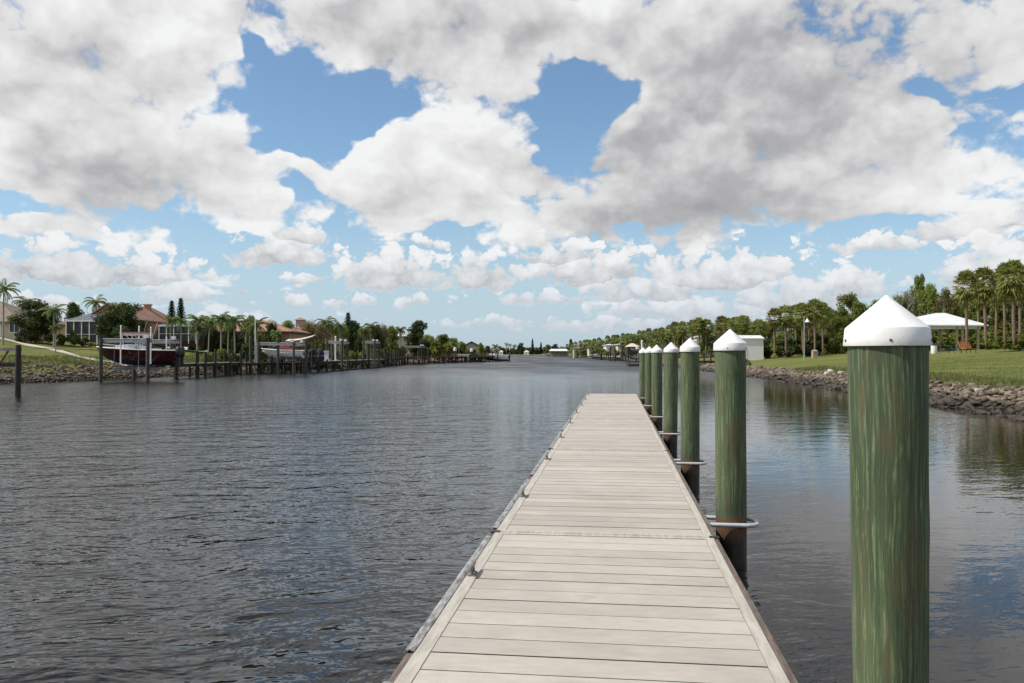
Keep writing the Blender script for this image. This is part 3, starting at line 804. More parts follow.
def shrub_template(leaf, n=2600, size=.055, ncl=14, stems=5):
    cs, rs = [], []; t = MB()
    for i in range(ncl):
        a = R.uniform(0, 2 * PI); rr_ = R.uniform(0, .48); h = R.uniform(.15, .82) * (1 - .5 * rr_)
        cs.append((rr_ * math.cos(a), rr_ * math.sin(a), h)); rs.append(R.uniform(.13, .24))
        if i < stems: t.tube([(0, 0, -.05), (cs[-1][0] * .5, cs[-1][1] * .5, h * .6), cs[-1]], [.02, .014, .006], 5)
    V = leaf_cloud(cs, rs, n, size); V[..., 2] = np.maximum(V[..., 2], 0)
    return {'stems': t.mesh('stems', 'bark', 60), 'foliage': np_mesh('foliage', V, 4, leaf)}
def fan_frond(base, d, L, n=11):
    """palmetto fan: pointed blades radiating from the end of a stalk; the tips hang"""
    out = []; d = d / np.linalg.norm(d)
    side = np.cross(d, [0, 0, 1.0]); side /= np.linalg.norm(side) + 1e-6; up = np.cross(side, d)
    hub = base + d * L * .5
    out.append([base - side * .008, base + side * .008, hub + side * .008, hub - side * .008])
    for i in range(n):
        a = math.radians(-100 + 200 * i / (n - 1)); v = d * math.cos(a) + side * math.sin(a) + up * .15 * R.uniform(-1, 1.5)
        l = L * .56 * R.uniform(.8, 1.05) * (.8 + .2 * math.cos(a)); w = np.cross(v, up); w /= np.linalg.norm(w) + 1e-6
        m = hub + v * l * .55; tip = hub + v * l + np.array([0, 0, -l * R.uniform(.12, .4)])
        out.append([hub, m + w * l * .10, tip, m - w * l * .10])
    return out
def sabal_template(h=7.0, boots=True):
    t = MB(); bx = R.uniform(-.25, .25); by = R.uniform(-.2, .2)
    pts = [(bx * (z / h) ** 1.6, by * (z / h) ** 1.6, z) for z in np.linspace(-.3, h - .75, 9)]
    t.tube(pts, [.20, .185, .16, .15, .15, .155, .16, .17, .19], 12)
    top = Vector(pts[-1])
    for q in range(26):
        a = q * 2.4; z = -.1 - q * .03; t.add([top + Vector((.15 * math.cos(a) + .03, .15 * math.sin(a), z - .1)), top + Vector((.16 * math.cos(a + .4), .16 * math.sin(a + .4), z - .1)), top + Vector((.30 * math.cos(a + .2), .30 * math.sin(a + .2), z + .22))], [(0, 1, 2)])
    out, dead = [], []; b = np.array(top) + [0, 0, .15]
    for i in range(60):
        a = i * 2.39996; el = math.radians(-62 + 140 * (i / 59) ** .8 + R.uniform(-8, 8))
        d = np.array([math.cos(a) * math.cos(el), math.sin(a) * math.cos(el), math.sin(el)])
        out += fan_frond(b + [0, 0, .01 * i], d, R.uniform(1.5, 1.8), 11)
    for i in range(12):
        a = i * 2.4 + 1; el = math.radians(R.uniform(-78, -50))
        d = np.array([math.cos(a) * math.cos(el), math.sin(a) * math.cos(el), math.sin(el)])
        dead += fan_frond(b - [0, 0, .15], d, R.uniform(1.0, 1.4), 8)
    return {'trunk': t.mesh('trunk', 'trunk', 50), 'crown': np_mesh('crown', np.array(out), 4, 'palm_leaf'), 'dead_fronds': np_mesh('dead_fronds', np.array(dead), 4, 'dead_leaf')}
def feather_frond(base, az_, el0, L, droop, nl=17, lw=.05, ll=.5):
    out = []; p = np.array(base, float); el = el0; seg = L / nl; pts = [p.copy()]; dirs = []
    for i in range(nl):
        d = np.array([math.cos(az_) * math.cos(el), math.sin(az_) * math.cos(el), math.sin(el)]); dirs.append(d)
        p = p + d * seg; pts.append(p.copy()); el -= droop / nl * (1 + i / nl)
    side = np.array([-math.sin(az_), math.cos(az_), 0])
    for i in range(nl):
        w = .018 * (1 - i / nl) + .004
        out.append([pts[i] - side * w, pts[i] + side * w, pts[i + 1] + side * w, pts[i + 1] - side * w])
        if i < 1: continue
        prof = math.sin(PI * min(1, (i + 1.5) / (nl + 1.0))) ** .6
        for sgn in (-1, 1):
            for q in (0, .5):
                c = pts[i] * (1 - q) + pts[i + 1] * q; l = ll * prof * R.uniform(.85, 1.1)
                v = side * sgn * .85 + dirs[i] * .45 + np.array([0, 0, -.55 + R.uniform(-.2, .25)]); v /= np.linalg.norm(v)
                m = c + v * l * .5 + np.array([0, 0, .03]); tip = c + v * l + np.array([0, 0, -l * .25])
                out.append([c, m + dirs[i] * lw, tip, m - dirs[i] * lw])
    return out
def feather_template(h=7.0, nf=17, L=2.5, droop=1.7, shaft=True, trunkr=.12, wide=1.0):
    t = MB(); bx = R.uniform(-.3, .3)
    pts = [(bx * (z / h) ** 2, 0, z) for z in np.linspace(-.3, h - .2 - (.8 if shaft else .2), 7)]
    t.tube(pts, [trunkr * k_ for k_ in (1.5, 1.25, 1, 1, .95, .9, .85)], 10)
    top = np.array(pts[-1]); res = {'trunk': t.mesh('trunk', 'gray_trunk', 50)}
    if shaft:
        s = MB(); s.tube([top, top + [0, 0, .4], top + [0, 0, .85]], [trunkr * 1.0, trunkr * .95, trunkr * .5], 8); res['crownshaft'] = s.mesh('crownshaft', 'shaft', 50); top = top + [0, 0, .8]
    out = []
    for i in range(nf):
        a = i * 2.39996 + R.uniform(-.2, .2); el = math.radians(-22 + 104 * (i / nf) + R.uniform(-12, 12))
        out += feather_frond(top, a, el, L * R.uniform(.85, 1.1), droop * R.uniform(.8, 1.2), ll=.46 * wide)
    res['crown'] = np_mesh('crown', np.array(out), 4, 'queen_leaf'); return res
def norfolk_template():
    """unit-height tiered conifer"""
    t = MB(); t.tube([(0, 0, -.03), (0, 0, .5), (0, 0, 1)], [.018, .011, .002], 7); out = []
    for k in range(30):
        z = .08 + .90 * k / 30; r_ = .21 * (1 - z) ** .75 + .012; nb = 9
        for b in range(nb):
            a = 2 * PI * b / nb + k * .5 + R.uniform(-.15, .15); rr_ = r_ * R.uniform(.8, 1.1)
            d = np.array([math.cos(a), math.sin(a), .22]); side = np.array([-math.sin(a), math.cos(a), 0])
            for q in range(7):
                f = (q + .6) / 7; c = np.array([0, 0, z]) + d * rr_ * f; w = .024 * (1.25 - f * .6)
                for s in (-1, 1): out.append([c - d * .012, c + side * s * w * 1.5 + [0, 0, -.004], c + d * .022, c + [0, 0, .012]])
                out.append([c - side * w, c - [0, 0, .016], c + side * w, c + d * .02])
    return {'trunk': t.mesh('trunk', 'bark', 50), 'crown': np_mesh('crown', np.array(out), 4, 'pine_leaf')}
def bare_template():
    t = MB()
    def br(p, d, L, r_, dep):
        q = p + d * L; t.tube([p, (p + q) / 2 + Vector((R.uniform(-.02, .02),) * 3), q], [r_, r_ * .8, r_ * .6], 5)
        if dep:
            for _ in range(3): br(q, (d + Vector((R.uniform(-.7, .7), R.uniform(-.7, .7), R.uniform(-.1, .5)))).normalized(), L * .66, r_ * .55, dep - 1)
    br(Vector((0, 0, -.03)), Vector((0, 0, 1)), .36, .018, 5)
    return {'trunk': t.mesh('trunk', 'gray_trunk', 50)}
TPL = {
    'sabal': [sabal_template(7.0) for _ in range(4)],
    'queen': [feather_template(7.0, 22, 2.5, 1.9), feather_template(7.0, 22, 2.4, 1.35), feather_template(7.0, 18, 2.7, 1.6), feather_template(7.0, 26, 2.3, 1.5), feather_template(7.0, 17, 2.6, 1.2)],
    'date': [feather_template(7.0, 40, 2.3, 1.2, False, .2), feather_template(7.0, 36, 2.5, 1.4, False, .2)],
    'dark': [broad_template('dark', 'dark_leaf', 17000, .024, 1.15, .06, 60), broad_template('dark', 'dark_leaf', 15000, .024, .95, .08, 54)],
    'green': [broad_template('green', 'green_leaf', 9500, .023, .80, .14, 40), broad_template('green', 'green_leaf', 8500, .023, .65, .2, 34), broad_template('green', 'green_leaf', 9500, .023, .9, .12, 36)],
    'olive': [broad_template('olive', 'olive_leaf', 8600, .021, 1.3, .10, 40), broad_template('olive', 'olive_leaf', 8200, .021, 1.0, .12, 36)],
    'norfolk': [norfolk_template()],
    'bare': [bare_template()],
    'shrub': [shrub_template('green_leaf'), shrub_template('green_leaf')],
    'dshrub': [shrub_template('dark_leaf'), shrub_template('dark_leaf')],
    'yshrub': [shrub_template('yellow_leaf'), shrub_template('yellow_leaf')],
}
NAT = {'sabal': 7.95, 'queen': 8.7, 'date': 8.2}
NAME = {'sabal': ('cabbage_palm', 'palm tree'), 'queen': ('feather_palm', 'palm tree'), 'date': ('bushy_palm', 'palm tree'), 'dark': ('broadleaf_tree', 'tree'), 'green': ('broadleaf_tree', 'tree'),
        'olive': ('spreading_tree', 'tree'), 'norfolk': ('norfolk_pine', 'tree'), 'bare': ('bare_tree', 'tree'), 'shrub': ('shrub', 'shrub'), 'dshrub': ('shrub', 'shrub'), 'yshrub': ('shrub', 'shrub')}
def plant(kind, px, top, y, label, group=None, wpx=None, base=None, var=None):
    """a plant whose top reaches picture row `top` when it stands y metres out; wpx = crown width in picture columns"""
    x = px_x(px, y); zb = gz(x, y) - .03 if base is None else base
    H = max(.4, px_z(top, y) - zb)
    tl = TPL[kind]; tp = tl[R.randrange(len(tl)) if var is None else var % len(tl)]
    n, c = NAME[kind]
    o = thing(n, label, c, (x, y, zb), R.uniform(0, 2 * PI), group)
    if kind in NAT:
        s = H / NAT[kind]; w = s if wpx is None else (wpx / F * y) / {'sabal': 2.8, 'queen': 4.4, 'date': 4.2}[kind]
        o.scale = (w, w, s)
    elif kind in ('shrub', 'dshrub', 'yshrub'):
        w = H * 1.2 if wpx is None else wpx / F * y / 1.1; o.scale = (w, w, H)
    else:
        w = H if wpx is None else wpx / F * y / {'dark': 1.25, 'green': .95, 'olive': 1.3, 'norfolk': .27, 'bare': .7}[kind]
        o.scale = (w, w, H * 1.02)
    for pn, me in tp.items(): link(pn, me, o)
    return o
# ---------------------------------------------------------------- builders for houses, boats and docks
def local(o, mb_pts): pass
def house(name, label, x0, x1, y0, y1, zb, ze, zr, wall, roof, windows=(), ridge='x', hip=(True, True), over=.45, chimney=None, door=None, group=None, trim='white', cat='house', cupola=None):
    """walls with window and door pieces on the canal side, hip or gable roof with overhang and fascia"""
    o = thing(name, label, cat, ((x0 + x1) / 2, y0, zb), 0, group)
    ax, ay = (x0 + x1) / 2, y0
    X0, X1, Y0, Y1 = x0 - ax, x1 - ax, 0, y1 - y0; E, Rz = ze - zb, zr - zb
    w = MB(); w.box(X0, X1, Y0, Y1, -.6, E)
    a0, a1, b0, b1 = X0 - over, X1 + over, Y0 - over, Y1 + over
    if ridge == 'x':
        ym = (b0 + b1) / 2; hd = (b1 - b0) / 2
        r0 = a0 + (hd if hip[0] else 0); r1 = a1 - (hd if hip[1] else 0); r1 = max(r1, r0 + .1)
        A, B = (r0, ym, Rz), (r1, ym, Rz)
        top = [(a0, b0, E), (a1, b0, E), (a1, b1, E), (a0, b1, E), A, B]; fs = [(0, 1, 5, 4), (2, 3, 4, 5), (1, 2, 5), (3, 0, 4)]
        if not hip[0]: w.add([(X0, Y0, E), (X0, Y1, E), (X0, (Y0 + Y1) / 2, Rz - .15)], [(0, 1, 2)])
        if not hip[1]: w.add([(X1, Y0, E), (X1, Y1, E), (X1, (Y0 + Y1) / 2, Rz - .15)], [(0, 1, 2)])
    else:
        xm = (a0 + a1) / 2; hd = (a1 - a0) / 2
        r0 = b0 + (hd if hip[0] else 0); r1 = b1 - (hd if hip[1] else 0); r1 = max(r1, r0 + .1)
        A, B = (xm, r0, Rz), (xm, r1, Rz)
        top = [(a0, b0, E), (a1, b0, E), (a1, b1, E), (a0, b1, E), A, B]; fs = [(0, 1, 4), (1, 2, 5, 4), (2, 3, 5), (3, 0, 4, 5)]
        if not hip[0]:
            w.add([(X0, Y0, E), (X1, Y0, E), ((X0 + X1) / 2, Y0, Rz - .15)], [(0, 1, 2)])
            fs = [(1, 2, 5, 4), (2, 3, 5), (3, 0, 4, 5)]
    if ridge == 'x' and not hip[0]: fs = [f for f in fs if f != (3, 0, 4)]
    if ridge == 'x' and not hip[1]: fs = [f for f in fs if f != (1, 2, 5)]
    w.build('wall', wall, o)
    r = MB(); n = 6; low = [(x, y, z - .16) for x, y, z in top]
    r.add(top, fs); r.add(low, [tuple(reversed(f)) for f in fs])
    edge = {}
    for f in fs:
        for i in range(len(f)):
            a, b = f[i], f[(i + 1) % len(f)]
            if (b, a) in edge: del edge[(b, a)]
            else: edge[(a, b)] = 1
    r.add(top + low, [(b, a, a + 6, b + 6) for a, b in edge])
    ro = r.build('roof', roof, o)
    for wx0, wx1, wz0, wz1 in windows:       # metres from the left wall end, above the base
        f = MB(); yy = Y0 - .05
        for q in ((wx0 - .08, wx1 + .08, wz1, wz1 + .09), (wx0 - .08, wx1 + .08, wz0 - .09, wz0), (wx0 - .08, wx0, wz0, wz1), (wx1, wx1 + .08, wz0, wz1), ((wx0 + wx1) / 2 - .03, (wx0 + wx1) / 2 + .03, wz0, wz1)):
            f.box(X0 + q[0], X0 + q[1], yy, yy + .08, q[2], q[3])
        fo = f.build('window', trim, o)
        p = MB(); p.box(X0 + wx0, X0 + wx1, yy + .03, yy + .045, wz0, wz1); p.build('pane', 'glass', fo)
    if door:
        d = MB(); d.box(X0 + door[0], X0 + door[1], Y0 - .04, Y0 + .02, 0, door[2]); d.build('door', trim, o)
    if chimney:
        cx, cy, c0, c1 = chimney; c = MB(); c.box(cx - ax - .35, cx - ax + .35, cy - ay - .35, cy - ay + .35, c0 - zb, c1 - zb); c.box(cx - ax - .45, cx - ax + .45, cy - ay - .45, cy - ay + .45, c1 - zb, c1 - zb + .18)
        c.build('chimney', wall, ro)
    if cupola:
        cx, cy, c0, c1, wd = cupola; c = MB(); X, Y = cx - ax, cy - ay
        c.box(X - wd * .38, X + wd * .38, Y - wd * .38, Y + wd * .38, c0 - zb, c1 - zb - .5); c.build('cupola', wall, ro)
        c = MB(); h = wd * .55; z = c1 - zb - .5
        c.add([(X - h, Y - h, z), (X + h, Y - h, z), (X + h, Y + h, z), (X - h, Y + h, z), (X, Y, z + .55)], [(3, 2, 1, 0), (0, 1, 4), (1, 2, 4), (2, 3, 4), (3, 0, 4)]); c.build('cupola_roof', roof, ro)
    return o

def screen_cage(label, x0, x1, y0, y1, zb, z1, z2, n):
    o = thing('pool_cage', label, 'pool enclosure', ((x0 + x1) / 2, y0, zb)); ax = (x0 + x1) / 2; D = y1 - y0; h1, h2 = z1 - zb, z2 - zb
    s = MB(); s.box(x0 - ax + .05, x1 - ax - .05, .05, .07, 0, h1); s.box(x0 - ax + .04, x0 - ax + .06, .05, D, 0, h1); s.box(x1 - ax - .06, x1 - ax - .04, .05, D, 0, h1)
    s.build('screen', 'screen', o)
    s = MB(); s.add([(x0 - ax, 0, h1), (x1 - ax, 0, h1), (x1 - ax, D, h2), (x0 - ax, D, h2), (x0 - ax, 0, h1 - .03), (x1 - ax, 0, h1 - .03), (x1 - ax, D, h2 - .03), (x0 - ax, D, h2 - .03)], [(0, 1, 2, 3), (7, 6, 5, 4), (0, 4, 5, 1), (2, 6, 7, 3), (1, 5, 6, 2), (3, 7, 4, 0)]); s.build('roof_screen', 'frame_screen', o)
    for i in range(n + 1):
        x = x0 - ax + (x1 - x0) * i / n
        p = MB(); p.box(x - .045, x + .045, -.06, .03, -.3, h1 - .04); p.build('post', 'white', o)
        b = MB(); b.tube([(x, -.02, h1 + .05), (x, D, h2 + .05)], .035, 4); b.build('rafter', 'white', o)
    f = MB(); f.box(x0 - ax - .1, x1 - ax + .1, -.1, -.06, h1 - .12, h1 + .05); f.build('gutter', 'white', o)
    f = MB(); f.box(x0 - ax, x1 - ax, -.09, -.062, .87, .91); f.build('mid_rail', 'white', o)
    return o

def hull_rings(L, B, D, n=22):
    """stations from bow (x=0) to stern (x=L): keel, chine, mid, sheer for one side"""
    S = []
    for i in range(n + 1):
        t_ = i / n; fwd = 1 - t_
        hb = B / 2 * (1 - fwd ** 2.6) ** .62 if t_ > 0 else .015
        sh = D * (1 + .24 * fwd ** 2)
        keel = D * .95 * fwd ** 6; ch = min(sh - .1, D * .30 + D * .62 * fwd ** 3.2)
        rake = -.0
        S.append([(t_ * L + .12 * L * fwd * (1 - keel / D) * 0, 0, keel), (t_ * L, hb * (.80 - .25 * fwd), ch), (t_ * L, hb * (.93 - .08 * fwd), (ch + sh) / 2), (t_ * L - .10 * D * fwd, hb, sh)])
    return S
def boat(label, at, L=6.0, B=2.3, D=1.05, rz=0, side='white', bottom='navy', deck='white', cover=None, cabin=True, ttop=None, motors=1, group=None, simple_=False):
    o = thing('motor_boat', label, 'boat', at, rz, group); S = hull_rings(L, B, D)
    def strip(name, a, b, mat):
        m = MB(); vs = []; n = len(S)
        for st in S: vs += [st[a], st[b]]
        for st in S: vs += [(st[a][0], -st[a][1], st[a][2]), (st[b][0], -st[b][1], st[b][2])]
        fs = []
        for i in range(n - 1):
            k_ = 2 * i; fs += [(k_, k_ + 2, k_ + 3, k_ + 1), (2 * n + k_ + 1, 2 * n + k_ + 3, 2 * n + k_ + 2, 2 * n + k_)]
        e = 2 * (n - 1); fs.append((e, 2 * n + e, 2 * n + e + 1, e + 1))
        m.add(vs, fs); return m.build(name, mat, o, 40)
    strip('hull_bottom', 0, 1, bottom)
    h = MB(); n = len(S)
    for sgn in (1, -1):
        vs = []
        for st in S: vs += [(st[1][0], sgn * st[1][1], st[1][2]), (st[2][0], sgn * st[2][1], st[2][2]), (st[3][0], sgn * st[3][1], st[3][2])]
        fs = []
        for i in range(n - 1):
            for q in (0, 1):
                k_ = 3 * i + q; f = (k_, k_ + 3, k_ + 4, k_ + 1); fs.append(f if sgn > 0 else f[::-1])
        h.add(vs, fs)
    s = S[-1]; h.add([(s[1][0], s[1][1], s[1][2]), (s[1][0], -s[1][1], s[1][2]), (s[3][0], -s[3][1], s[3][2]), (s[3][0], s[3][1], s[3][2])], [(0, 1, 2, 3)])
    h.build('hull', side, o, 40)
    g = MB()
    for sgn in (1, -1): g.tube([(st[3][0], sgn * st[3][1], st[3][2] + .01) for st in S], .045, 6)
    g.build('gunwale', deck, o, 60)
    d = MB(); vs = []
    cock = int(n * .48)
    for i, st in enumerate(S):
        z = st[3][2] - (.02 if i < cock else .32); vs += [(st[3][0], st[3][1] * .98, z), (st[3][0], -st[3][1] * .98, z)]
    d.add(vs, [(2 * i, 2 * i + 1, 2 * i + 3, 2 * i + 2) for i in range(n - 1)]); d.build('deck', deck, o)
    if cabin:
        c = MB(); x0, x1 = L * .16, L * .50; z = D * 1.05; w = B * .30
        prof = [(x0, z + .02), (x0 + L * .12, z + .34), (x1 - .25, z + .42), (x1, z + .42), (x1, z - .2)]
        vs = [(x, s_ * (w if i else w * .55), zz) for s_ in (1, -1) for i, (x, zz) in enumerate(prof)]
        k_ = len(prof); c.add(vs, [(i, i + 1, k_ + i + 1, k_ + i) for i in range(k_ - 1)] + [tuple(range(k_))[::-1], tuple(range(k_, 2 * k_))]); c.build('cabin', deck, o)
        c = MB(); c.add([(x1 - .55, w, z + .42), (x1 - .55, -w, z + .42), (x1 - .1, -w * .9, z + .86), (x1 - .1, w * .9, z + .86), (x1 - .50, w, z + .42), (x1 - .50, -w, z + .42), (x1 - .05, -w * .9, z + .86), (x1 - .05, w * .9, z + .86)], [(0, 1, 2, 3), (7, 6, 5, 4), (0, 4, 5, 1), (3, 2, 6, 7), (1, 5, 6, 2), (0, 3, 7, 4)]); c.build('windshield', 'glass', o)
        if not simple_:
            c = MB(); c.box(L * .52, L * .62, -.35, .35, D * .72, D + .35); c.box(L * .68, L * .78, -.45, .45, D * .7, D + .15); c.build('seats', deck, o)
            c = MB()
            for sgn in (1, -1): c.tube([(L * .02, 0, D * 1.24 + .25)] + [(st[3][0], sgn * st[3][1] * .9, st[3][2] + .24) for st in S[3:int(n * .42)]], .018, 5)
            for i in range(3, int(n * .42), 3):
                for sgn in (1, -1): c.tube([(S[i][3][0], sgn * S[i][3][1] * .9, S[i][3][2]), (S[i][3][0], sgn * S[i][3][1] * .9, S[i][3][2] + .24)], .014, 5)
            c.build('bow_rail', 'metal', o)
    if ttop:
        zt = ttop; c = MB(); x0, x1 = L * .34, L * .66; w = B * .36
        for x in (x0 + .15, x1 - .15):
            for sgn in (1, -1): c.tube([(x + (.12 if x < L / 2 else -.12), sgn * w * .8, D * .8), (x, sgn * w, zt)], .030, 6)
        c.tube([(x0, w, zt), (x1, w, zt), (x1, -w, zt), (x0, -w, zt)], .03, 6, closed=True)
        for sgn in (1, -1): c.tube([(x0 + .2, sgn * w, zt), (x1 - .4, sgn * w * .85, D * 1.2)], .022, 5)
        for sgn in (1, -1): c.tube([(x1 - .1, sgn * w, zt), (x1 + .15, sgn * (w + .1), zt + .85)], .016, 5)
        tf = c.build('t_top', 'white', o)
        c = MB(); c.box(x0 - .1, x1 + .1, -w - .05, w + .05, zt + .032, zt + .09); c.build('canvas', 'red_cloth', tf)
        c = MB(); c.box(x0 + .1, x1 - .1, -w + .05, w - .05, zt - .16, zt - .035); c.build('electronics_box', 'white', tf)
    if cover:
        c = MB(); x0, x1 = L * .42, L * .80; pts = []; sec = 9
        ks = 12
        for i in range(ks + 1):
            t_ = i / ks; x = x0 + (x1 - x0) * t_; hh = (.62 if t_ < .35 else .62 * (1 - (t_ - .35) / .65) ** 1.2 + .04) * min(1, t_ * 6 + .15)
            for j in range(sec): th = PI * j / (sec - 1); pts.append((x, B * .43 * math.cos(th), D * 1.0 + hh * math.sin(th) ** .7))
        c.add(pts, [(i * sec + j, i * sec + j + 1, (i + 1) * sec + j + 1, (i + 1) * sec + j) for i in range(ks) for j in range(sec - 1)]); c.build('canvas_cover', cover, o, 60)
    for k_ in range(motors):
        y = (k_ - (motors - 1) / 2) * .62
        c = MB(); x = L + .06
        c.lathe([(.10, D * .55), (.20, D * .62), (.235, D * .85), (.22, D * 1.12), (.14, D * 1.24), (.02, D * 1.27)], 12, 0, (x + .22, y, 0))
        c.box(x + .10, x + .34, y - .09, y + .09, -.05, D * .6); c.box(x - .07, x + .12, y - .12, y + .12, D * .45, D * .8)
        c.box(x + .05, x + .45, y - .12, y + .12, .12, .15); c.tube([(x + .12, y, -.05), (x + .5, y, -.05)], [.07, .04], 8)
        c.build('outboard_motor', 'black', o, 50)
    return o

def pier(name, label, p0, p1, w, zd, posts, mat='pale_timber', post_mat='dark_timber', rail=None, cat='dock', group=None, wide=.11):
    """timber walkway from p0 to p1; posts = (fraction along, side -1/0/1, top height, foot height)"""
    o = thing(name, label, cat, (p0[0], p0[1], 0), 0, group); d = Vector((p1[0] - p0[0], p1[1] - p0[1], 0)); L = d.length; u = d / L; v = Vector((u.y, -u.x, 0))
    rot = math.atan2(u.y, u.x)
    m = MB(); n = max(2, int(L / .3))
    for i in range(n): m.box(i * L / n + .01, (i + 1) * L / n - .01, -w / 2, w / 2, zd - .05, zd, rot=rot)
    m.build('deck_boards', mat, o)
    for s in (-1, 1):
        m = MB(); m.box(0, L, s * (w / 2 - .12) - .05, s * (w / 2 - .12) + .05, zd - .30, zd - .053, rot=rot); m.build('stringer', 'red_timber' if mat == 'red_timber' else post_mat, o)
    for f, s, zt, zf in posts:
        q = u * (L * f) + v * (s * (w / 2 + wide))
        m = MB(); m.tube([(q.x, q.y, min(zf, -.6)), (q.x + R.uniform(-.03, .03), q.y, zt)], [wide * 1.05, wide * .95], 9); m.build('post', post_mat, o, 50)
    if rail:
        for s in (-1, 1):
            m = MB(); m.box(0, L, s * (w / 2 + .0) - .04, s * (w / 2) + .04, zd + rail - .1, zd + rail, rot=rot); m.build('rail', post_mat, o)
    return o
def boat_lift(label, x0, x1, y0, y1, zt, zcr, mat='mid_timber', beam='grey_paint', ptop=.15, group=None, pr=.13, third=None):
    o = thing('boat_lift', label, 'boat lift', ((x0 + x1) / 2, (y0 + y1) / 2, 0), 0, group); hx, hy = (x1 - x0) / 2, (y1 - y0) / 2
    for sx in (-1, 1):
        for sy in (-1, 1):
            m = MB(); m.tube([(sx * hx, sy * hy, -1.2), (sx * hx + R.uniform(-.03, .03), sy * hy, zt + ptop)], [pr * 1.1, pr], 10); m.build('pile', mat, o, 50)
    for sy in (-1, 1):
        m = MB(); m.box(-hx - .25, hx + .25, sy * (hy - .22) - .08, sy * (hy - .22) + .08, zt - .20, zt); bo = m.build('top_beam', beam, o)
        m = MB(); m.tube([(-hx - .2, sy * (hy - .22), zt + .07), (hx + .2, sy * (hy - .22), zt + .07)], .045, 8); m.build('drive_shaft', 'metal', bo)
        m = MB(); m.box(hx - .35, hx - .05, sy * (hy - .22) - .13, sy * (hy - .22) + .13, zt + .12, zt + .38); m.build('winch_motor', 'white', bo)
    for fx in (-.5, .55):
        m = MB(); m.box(fx * hx - .07, fx * hx + .07, -hy + .2, hy - .2, zcr - .18, zcr); m.build('cradle_beam', beam, o)
        for sy in (-1, 1):
            m = MB(); m.tube([(fx * hx, sy * (hy - .22), zcr - .1), (fx * hx, sy * (hy - .22), zt - .1)], .02, 5); m.build('lift_cable', 'metal', o)
    for sy in (-.3, .3):
        m = MB(); m.box(-hx * .9, hx * .9, sy * hy * 2 * .5 - .06, sy * hy * 2 * .5 + .06, zcr, zcr + .1); m.build('bunk', 'mid_timber', o)
    return o
def pole(name, label, cat, px, ytop, Y, ybot=None, r=.05, mat='white', group=None, foot=None):
    x = px_x(px, Y); z0 = foot if foot is not None else (px_z(ybot, Y) if ybot else min(gz(x, Y), 0) - .5); zt = px_z(ytop, Y)
    o = thing(name, label, cat, (x, Y, z0), 0, group)
    m = MB(); m.tube([(0, 0, 0), (0, 0, zt - z0)], [r * 1.05, r], 9); m.build('shaft', mat, o, 50)
    m = MB(); m.lathe([(r * 1.15, 0), (r * 1.15, .05), (.01, .05 + r)], 9, at=(0, 0, zt - z0)); m.build('cap', mat, o)
    return o

# ---------------------------------------------------------------- left bank
# concrete path crossing the lawn
def ribbon(name, pts, w, mat, dz=.035, kind='structure'):
    V = []; P = []
    for (ax, ay), (bx, by) in zip(pts[:-1], pts[1:]):
        n = max(2, int(math.hypot(bx - ax, by - ay) / .5))
        P += [(ax + (bx - ax) * i / n, ay + (by - ay) * i / n) for i in range(n)]
    P.append(pts[-1]); m = MB(); vs = []
    for i, p in enumerate(P):
        q = P[min(i + 1, len(P) - 1)]; r_ = P[max(i - 1, 0)]; dx, dy = q[0] - r_[0], q[1] - r_[1]; l = math.hypot(dx, dy) or 1
        for k_ in (-1, -.33, .33, 1):
            x, y = p[0] + dy / l * w / 2 * k_, p[1] - dx / l * w / 2 * k_; vs.append((x, y, gz(x, y) + dz))
    m.add(vs, [(4 * i + j, 4 * i + j + 1, 4 * i + 5 + j, 4 * i + 4 + j) for i in range(len(P) - 1) for j in range(3)]); return m.build(name, mat, kind=kind)
ribbon('path', [(px_x(-60, 97), 97), (px_x(-10, 92), 92), (px_x(20, 86), 86), (px_x(60, 77), 77), (px_x(97, 70), 70), (-31.5, 68.5)], 1.1, 'path')

Y = 98
house('brown_roof_house', 'cream house with a brown hip roof behind the dark tree, at the far left edge', px_x(-110, Y), px_x(17, Y), Y, Y + 11, 3.6, px_z(321.5, Y), px_z(301, Y + 5.5), 'cream', 'roof_tan',
      windows=[(14.2, 15.3, 1.0, 2.1), (9.5, 11, .9, 2.1), (5, 6.2, .9, 2.1)], hip=(True, True), over=.6, door=(12.2, 13.2, 2.05))
# peach house: gable block running back, low wing to its right
Y = 100
house('peach_gable_house', 'peach stucco house with a tall red tile gable and chimney behind the round dark tree', px_x(84, Y) + .3, px_x(133, Y) - .3, Y, Y + 15, 3.6, px_z(319, Y), px_z(302.5, Y), 'terracotta', 'roof_red', ridge='y', hip=(False, True), over=.35,
      windows=[(.6, 1.7, .9, 2.0), (3.4, 4.6, .9, 2.0)], chimney=(px_x(147.5, 110), 110, 7.0, px_z(305.5, 110)))
Y = 108
house('peach_wing_house', 'long low peach house wing with red tile roof behind the row of palms', px_x(150, Y), px_x(289, Y), Y, Y + 9, 3.6, px_z(331, Y), px_z(320, Y + 4), 'terracotta', 'roof_red', over=.5,
      windows=[(6.2, 7.6, .3, 1.25), (8.5, 9.9, .3, 1.25), (11.5, 13, .3, 1.25), (15, 16.4, .3, 1.25)], door=(10.3, 11.1, 1.3))
screen_cage('white framed pool cage with dark screens beside the peach gable house', px_x(66, 94), px_x(97, 94), 94, 99, 3.35, px_z(320.5, 94), px_z(314.5, 99), 4)
screen_cage('wide screened pool cage under the two small pines', px_x(159, 102), px_x(196, 102), 102, 107, 3.6, px_z(325.5, 102), px_z(323, 107), 5)
